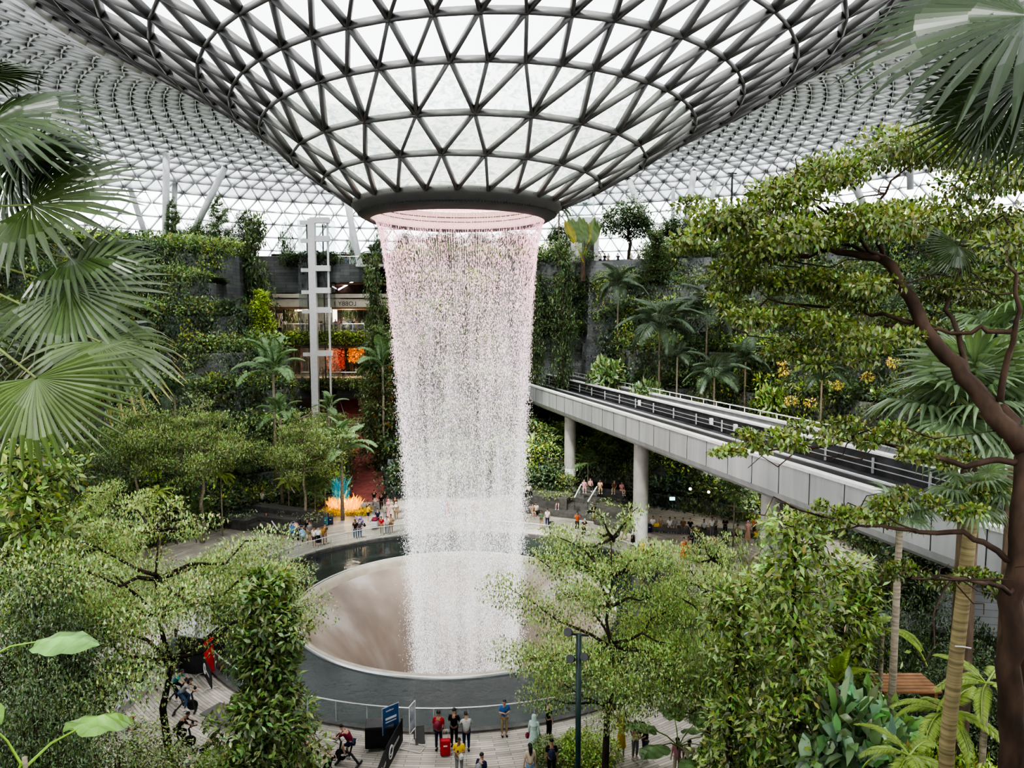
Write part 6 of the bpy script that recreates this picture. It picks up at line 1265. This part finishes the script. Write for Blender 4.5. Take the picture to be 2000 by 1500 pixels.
# black tent with white panels and red banner
p = PG(372, 1312); o = empty('sound_tent', p, -.25); tag(o, 'black cloth covered equipment tent beside the left of the pool', 'tent')
MB().box((.3, .6, 1.0), (1.7, 1.6, 2.0)).build('black_cover', M['black'], o, bevel=.04); MB().box((.3, .6, 2.02), (1.72, 1.62, .04)).build('grey_top', mat('grey_tarp', (.32, .33, .35), .6), o)
MB().box((-.15, .1, 2.5), (1.0, .06, 1.5), rx=-.3).build('white_panel', M['white'], o); MB().box((.55, .45, 2.7), (.9, .06, 1.4), rx=-.3).build('white_panel', M['white'], o)
MB().box((1.25, -.1, 1.0), (.06, .7, 1.9)).build('red_banner', mat('red_banner', (.5, .02, .02), .6), o)
MB().tube([(-1.2, -.1, .3), (-1.1, .1, 1.0), (-1.0, .3, 1.5), (-1.0, .4, 1.6)], [.75, .7, .5, .1], 7).build('tarpaulin_bundle', mat('grey_tarp_cloth', (.09, .10, .11), .5, bump=.3), o)
b = MB().box((-1.0, 1.3, 1.3), (1.9, .08, 1.0)).build('logo_board', M['black'], o); text('m', 'lettering', (-.55, 1.24, 1.35), .5, M['white'], parent=o); text('om', 'lettering', (-1.25, 1.24, 1.35), .42, M['sage'] if 'sage' in M else M['white'], parent=o)
# black banner barriers with white round logo and script
def banner(pa, pb, label, h=.95, marks=True):
    a, b_ = np.array(PG(*pa)), np.array(PG(*pb)); L = np.linalg.norm(b_-a); ang = math.atan2((b_-a)[1], (b_-a)[0]); o = empty('banner_barrier', (*a[:2], 0), ang); tag(o, label, 'barrier', 'black banner barriers')
    MB().box((L/2, 0, .12+h/2), (L, .05, h)).build('banner_cloth', M['black'], o)
    for x in (.1, L-.1): b = MB(); b.tube([(x, -.38, .02), (x, -.28, .14), (x, .28, .14), (x, .38, .02)], .02, 6); b.build('foot', M['rail'], o); MB().tube([(x, 0, .1), (x, 0, h+.16)], .022, 6).build('post', M['darkrail'], o)
    if marks:
        for s in (-1, 1):
            rot = (PI/2, 0, 0 if s < 0 else PI); x0 = L*.30 if s < 0 else L*.70; x1 = L*.60 if s < 0 else L*.40
            text('C', 'round_logo', (x0, s*.032, .12+h*.5), .50, M['white'], rot, o, ext=.003); q = MB().tube([(x0+.26*math.cos(t), s*.031, .12+h*.5+.26*math.sin(t)) for t in np.linspace(0, 2*PI, 25)], .028, 5).build('logo_ring', M['white'], o)
            text('ommm', 'white_script', (x1, s*.032, .12+h*.52), .30, M['white'], rot, o, ext=.003)
    return o
banner((752, 1518), (786, 1452), 'black barrier banner with round white logo right of the covered cart', h=1.05); banner((738, 1560), (755, 1512), 'lower black barrier banner running off the bottom edge', h=1.05)
banner((397, 1318), (414, 1350), 'black banner with a round white logo along the left pool rail'); banner((392, 1290), (398, 1316), 'black banner behind the one with the round logo')
# covered cart, blue sign, white stand, A-board, bench table
p = PG(743, 1458); o = empty('covered_cart', p, .1); tag(o, 'square cart under a black cover in front of the pool rail', 'cart')
MB().box((0, 0, .62), (1.25, .85, .95)).build('black_cover', M['black'], o, bevel=.05); MB().box((0, 0, 1.10), (1.2, .8, .02)).build('cover_top', mat('lighter_black_cloth', (.06, .06, .062), .6), o)  # cover top is a lighter black than the sides
for x in (-.52, .52):
    for y in (-.36, .36): MB().tube([(x-.02, y, .07), (x+.02, y, .07)], .07, 10).build('castor', M['rail'], o)
p = PG(764, 1462); o = empty('blue_sign', p, .75); tag(o, 'blue notice board with white lettering beside the covered cart', 'sign')
MB().box((0, 0, 1.35), (.80, .03, 1.15)).build('blue_board', mat('sign_blue', (.025, .09, .26), .5), o); MB().box((0, .012, 1.35), (.86, .02, 1.21)).build('pale_frame', M['rail'], o); MB().tube([(0, 0.03, 0), (0, .03, .8)], .03, 6).build('post', M['darkrail'], o); MB().box((0, 0, .03), (.5, .4, .05)).build('base', M['darkrail'], o)
text('outdoor', 'small_lettering', (-.05, -.02, 1.78), .12, M['white'], parent=o); text('THIS WAY', 'heading_lettering', (0, -.02, 1.42), .15, M['white'], parent=o) if False else MB().box((0, -.02, 1.42), (.56, .008, .10)).build('white_text_line', M['white'], o)
MB().box((0, -.02, 1.27), (.56, .008, .05)).build('white_text_line', M['white'], o); MB().box((-.12, -.02, 1.0), (.2, .008, .22)).build('white_panel', M['white'], o)
p = PG(806, 1460); o = empty('poster_stand', p, 1.25); tag(o, 'white framed poster stand seen nearly edge on by the pool rail', 'sign')
b = MB(); 
for x in (-.28, .28): b.tube([(x, 0, .0), (x, 0, 2.0)], .022, 6)
for z in (2.0, .75): b.tube([(-.28, 0, z), (.28, 0, z)], .022, 6)
b.build('white_frame', M['white'], o); MB().box((0, 0, 1.4), (.5, .015, 1.15)).build('poster', mat('poster_blue_white', (.12, .15, .28), .5, var=.1, scale=2, c2=(.75, .75, .78)), o); b = MB(); b.tube([(-.28, -.5, .02), (.28, -.5, .02), (.28, .5, .02), (-.28, .5, .02), (-.28, -.5, .02)], .022, 6); b.build('floor_frame', M['white'], o)
p = PG(819, 1448); o = empty('folding_board', p, .3); tag(o, 'small grey folding board standing beside the poster stand', 'sign'); MB().box((0, -.14, .35), (.42, .02, .74), rx=-.3).build('front_leaf', M['steel'], o); MB().box((0, .14, .35), (.42, .02, .74), rx=.3).build('rear_leaf', M['steel'], o)
p = PG(447, 1410); o = empty('low_platform', p, -.45); tag(o, 'low grey folding platform behind the glossy upright tree', 'platform'); MB().box((0, 0, .38), (2.4, 1.2, .07)).build('top', M['steel'], o, bevel=.02); b = MB()
for x in (-.9, .9):
    MB().tube([(x, -.45, .36), (x-.15, -.45, .1), (x, -.45, .02), (x, .45, .02), (x-.15, .45, .1), (x, .45, .36)], .018, 6).build('folding_leg', M['darkrail'], o)
# lamp post with spotlights
p = V(1127, 1700, 22); zt_ = zt(p[0], p[1]); topz = V(1127, 1238, 22)[2]; o = empty('lamp_post', (p[0], p[1], zt_)); tag(o, 'dark green lamp post carrying three spotlights in front of the pool', 'lamp post')
MB().tube([(0, 0, 0), (0, 0, topz-zt_)], .085, 12).build('post', mat('green_black_paint', (.012, .035, .032), .45), o, smooth=True); MB().bar((-.25, 0, topz-zt_), (.3, 0, topz-zt_-.05), .06).build('cross_arm', M['darkrail'], o)
for x, z, r in ((-.22, .12, .5), (-.14, -.72, -.4), (.28, -.66, -.6)):
    q = MB().tube([(x, 0, topz-zt_+z-.1), (x-.1, -.12, topz-zt_+z-.02), (x-.14, -.2, topz-zt_+z+.02)], [.06, .12, .13], 12).build('spotlight', M['darkrail'], o)
o = empty('lamp_mast', V(1427, 470, 104)); tag(o, 'thin dark mast with small lamps over the upper right garden', 'lamp mast'); MB().tube([(0, 0, -3), (0, 0, 9.2)], .14, 8).build('post', M['darkrail'], o); MB().bar((-.6, 0, 9.1), (.6, 0, 9.1), .16).build('cross_arm', M['darkrail'], o)
# sign post and small lit sign under the bridge
o = empty('upright_panel', V(1040, 862, 84)); tag(o, 'narrow pale panel on the dark wall right of the falls', 'sign'); MB().box((0, 0, 0), (.55, .1, 2.0)).build('panel', M['rail'], o); MB().box((0, -.06, -.2), (.3, .02, .7)).build('inset', M['deck'], o)
o = empty('exit_sign', V(1313, 974, 70)); tag(o, 'small lit pale blue sign in the dark planting under the bridge', 'sign'); MB().box((0, 0, 0), (.5, .08, .3)).build('lit_face', mat('lit_sign', (.4, .7, .75), emit=(.5, .9, .95), es=1.2), o)
for px, py in ((1348, 955), (1384, 961)):
    o = empty('garden_lamp', V(px, py, 68)); tag(o, ['left', 'right'][px > 1360]+' bright warm garden lamp in the dark planting under the bridge', 'lamp'); MB().lathe([(.02, -.12), (.11, -.08), (.13, 0), (.09, .1), (.02, .12)], 12).build('glowing_bulb', mat('warm_bulb', (1, .8, .5), emit=(1, .75, .4), es=9), o, smooth=True); MB().tube([(0, .1, .1), (0, .1, .5)], .02, 5).build('stem', M['darkrail'], o)
# queue barrier loops at the right of the pool
for k, (x0, x1, y) in enumerate(((1400, 1420, 1108), (1424, 1446, 1112), (1352, 1385, 1096))):
    a, b_ = np.array(PG(x0, y)), np.array(PG(x1, y+2)); o = empty('loop_barrier', a); d = b_-a; tag(o, ['dark loop barrier in the right crowd', 'second dark loop barrier right of it', 'steel barrier in front of the orange dress'][k], 'barrier'); m_ = MB(); m_.tube([(0, 0, 0), (0, 0, .75), (d[0]*.15, d[1]*.15, .95), (d[0]*.85, d[1]*.85, .95), (d[0], d[1], .75), (d[0], d[1], 0)], .035, 6); m_.build('hoop', M['darkrail' if k < 2 else 'rail'], o, smooth=True); MB().tube([(0, 0, .45), tuple(d*np.array([1, 1, 0])+np.array([0, 0, .45]))], .025, 6).build('mid_rail', M['rail'], o)
# small table and dark benches in the right hollow
o = empty('slatted_bench', V(1780, 1350, 17)); tag(o, 'brown slatted bench in the dark right hollow', 'bench')
for k in range(6): MB().box((0, k*.16, 0), (1.4, .13, .05)).build('slat', M['wood'], o)
for x in (-.6, .6): MB().box((x, .4, -.22), (.08, .8, .4)).build('leg', M['wood'], o)
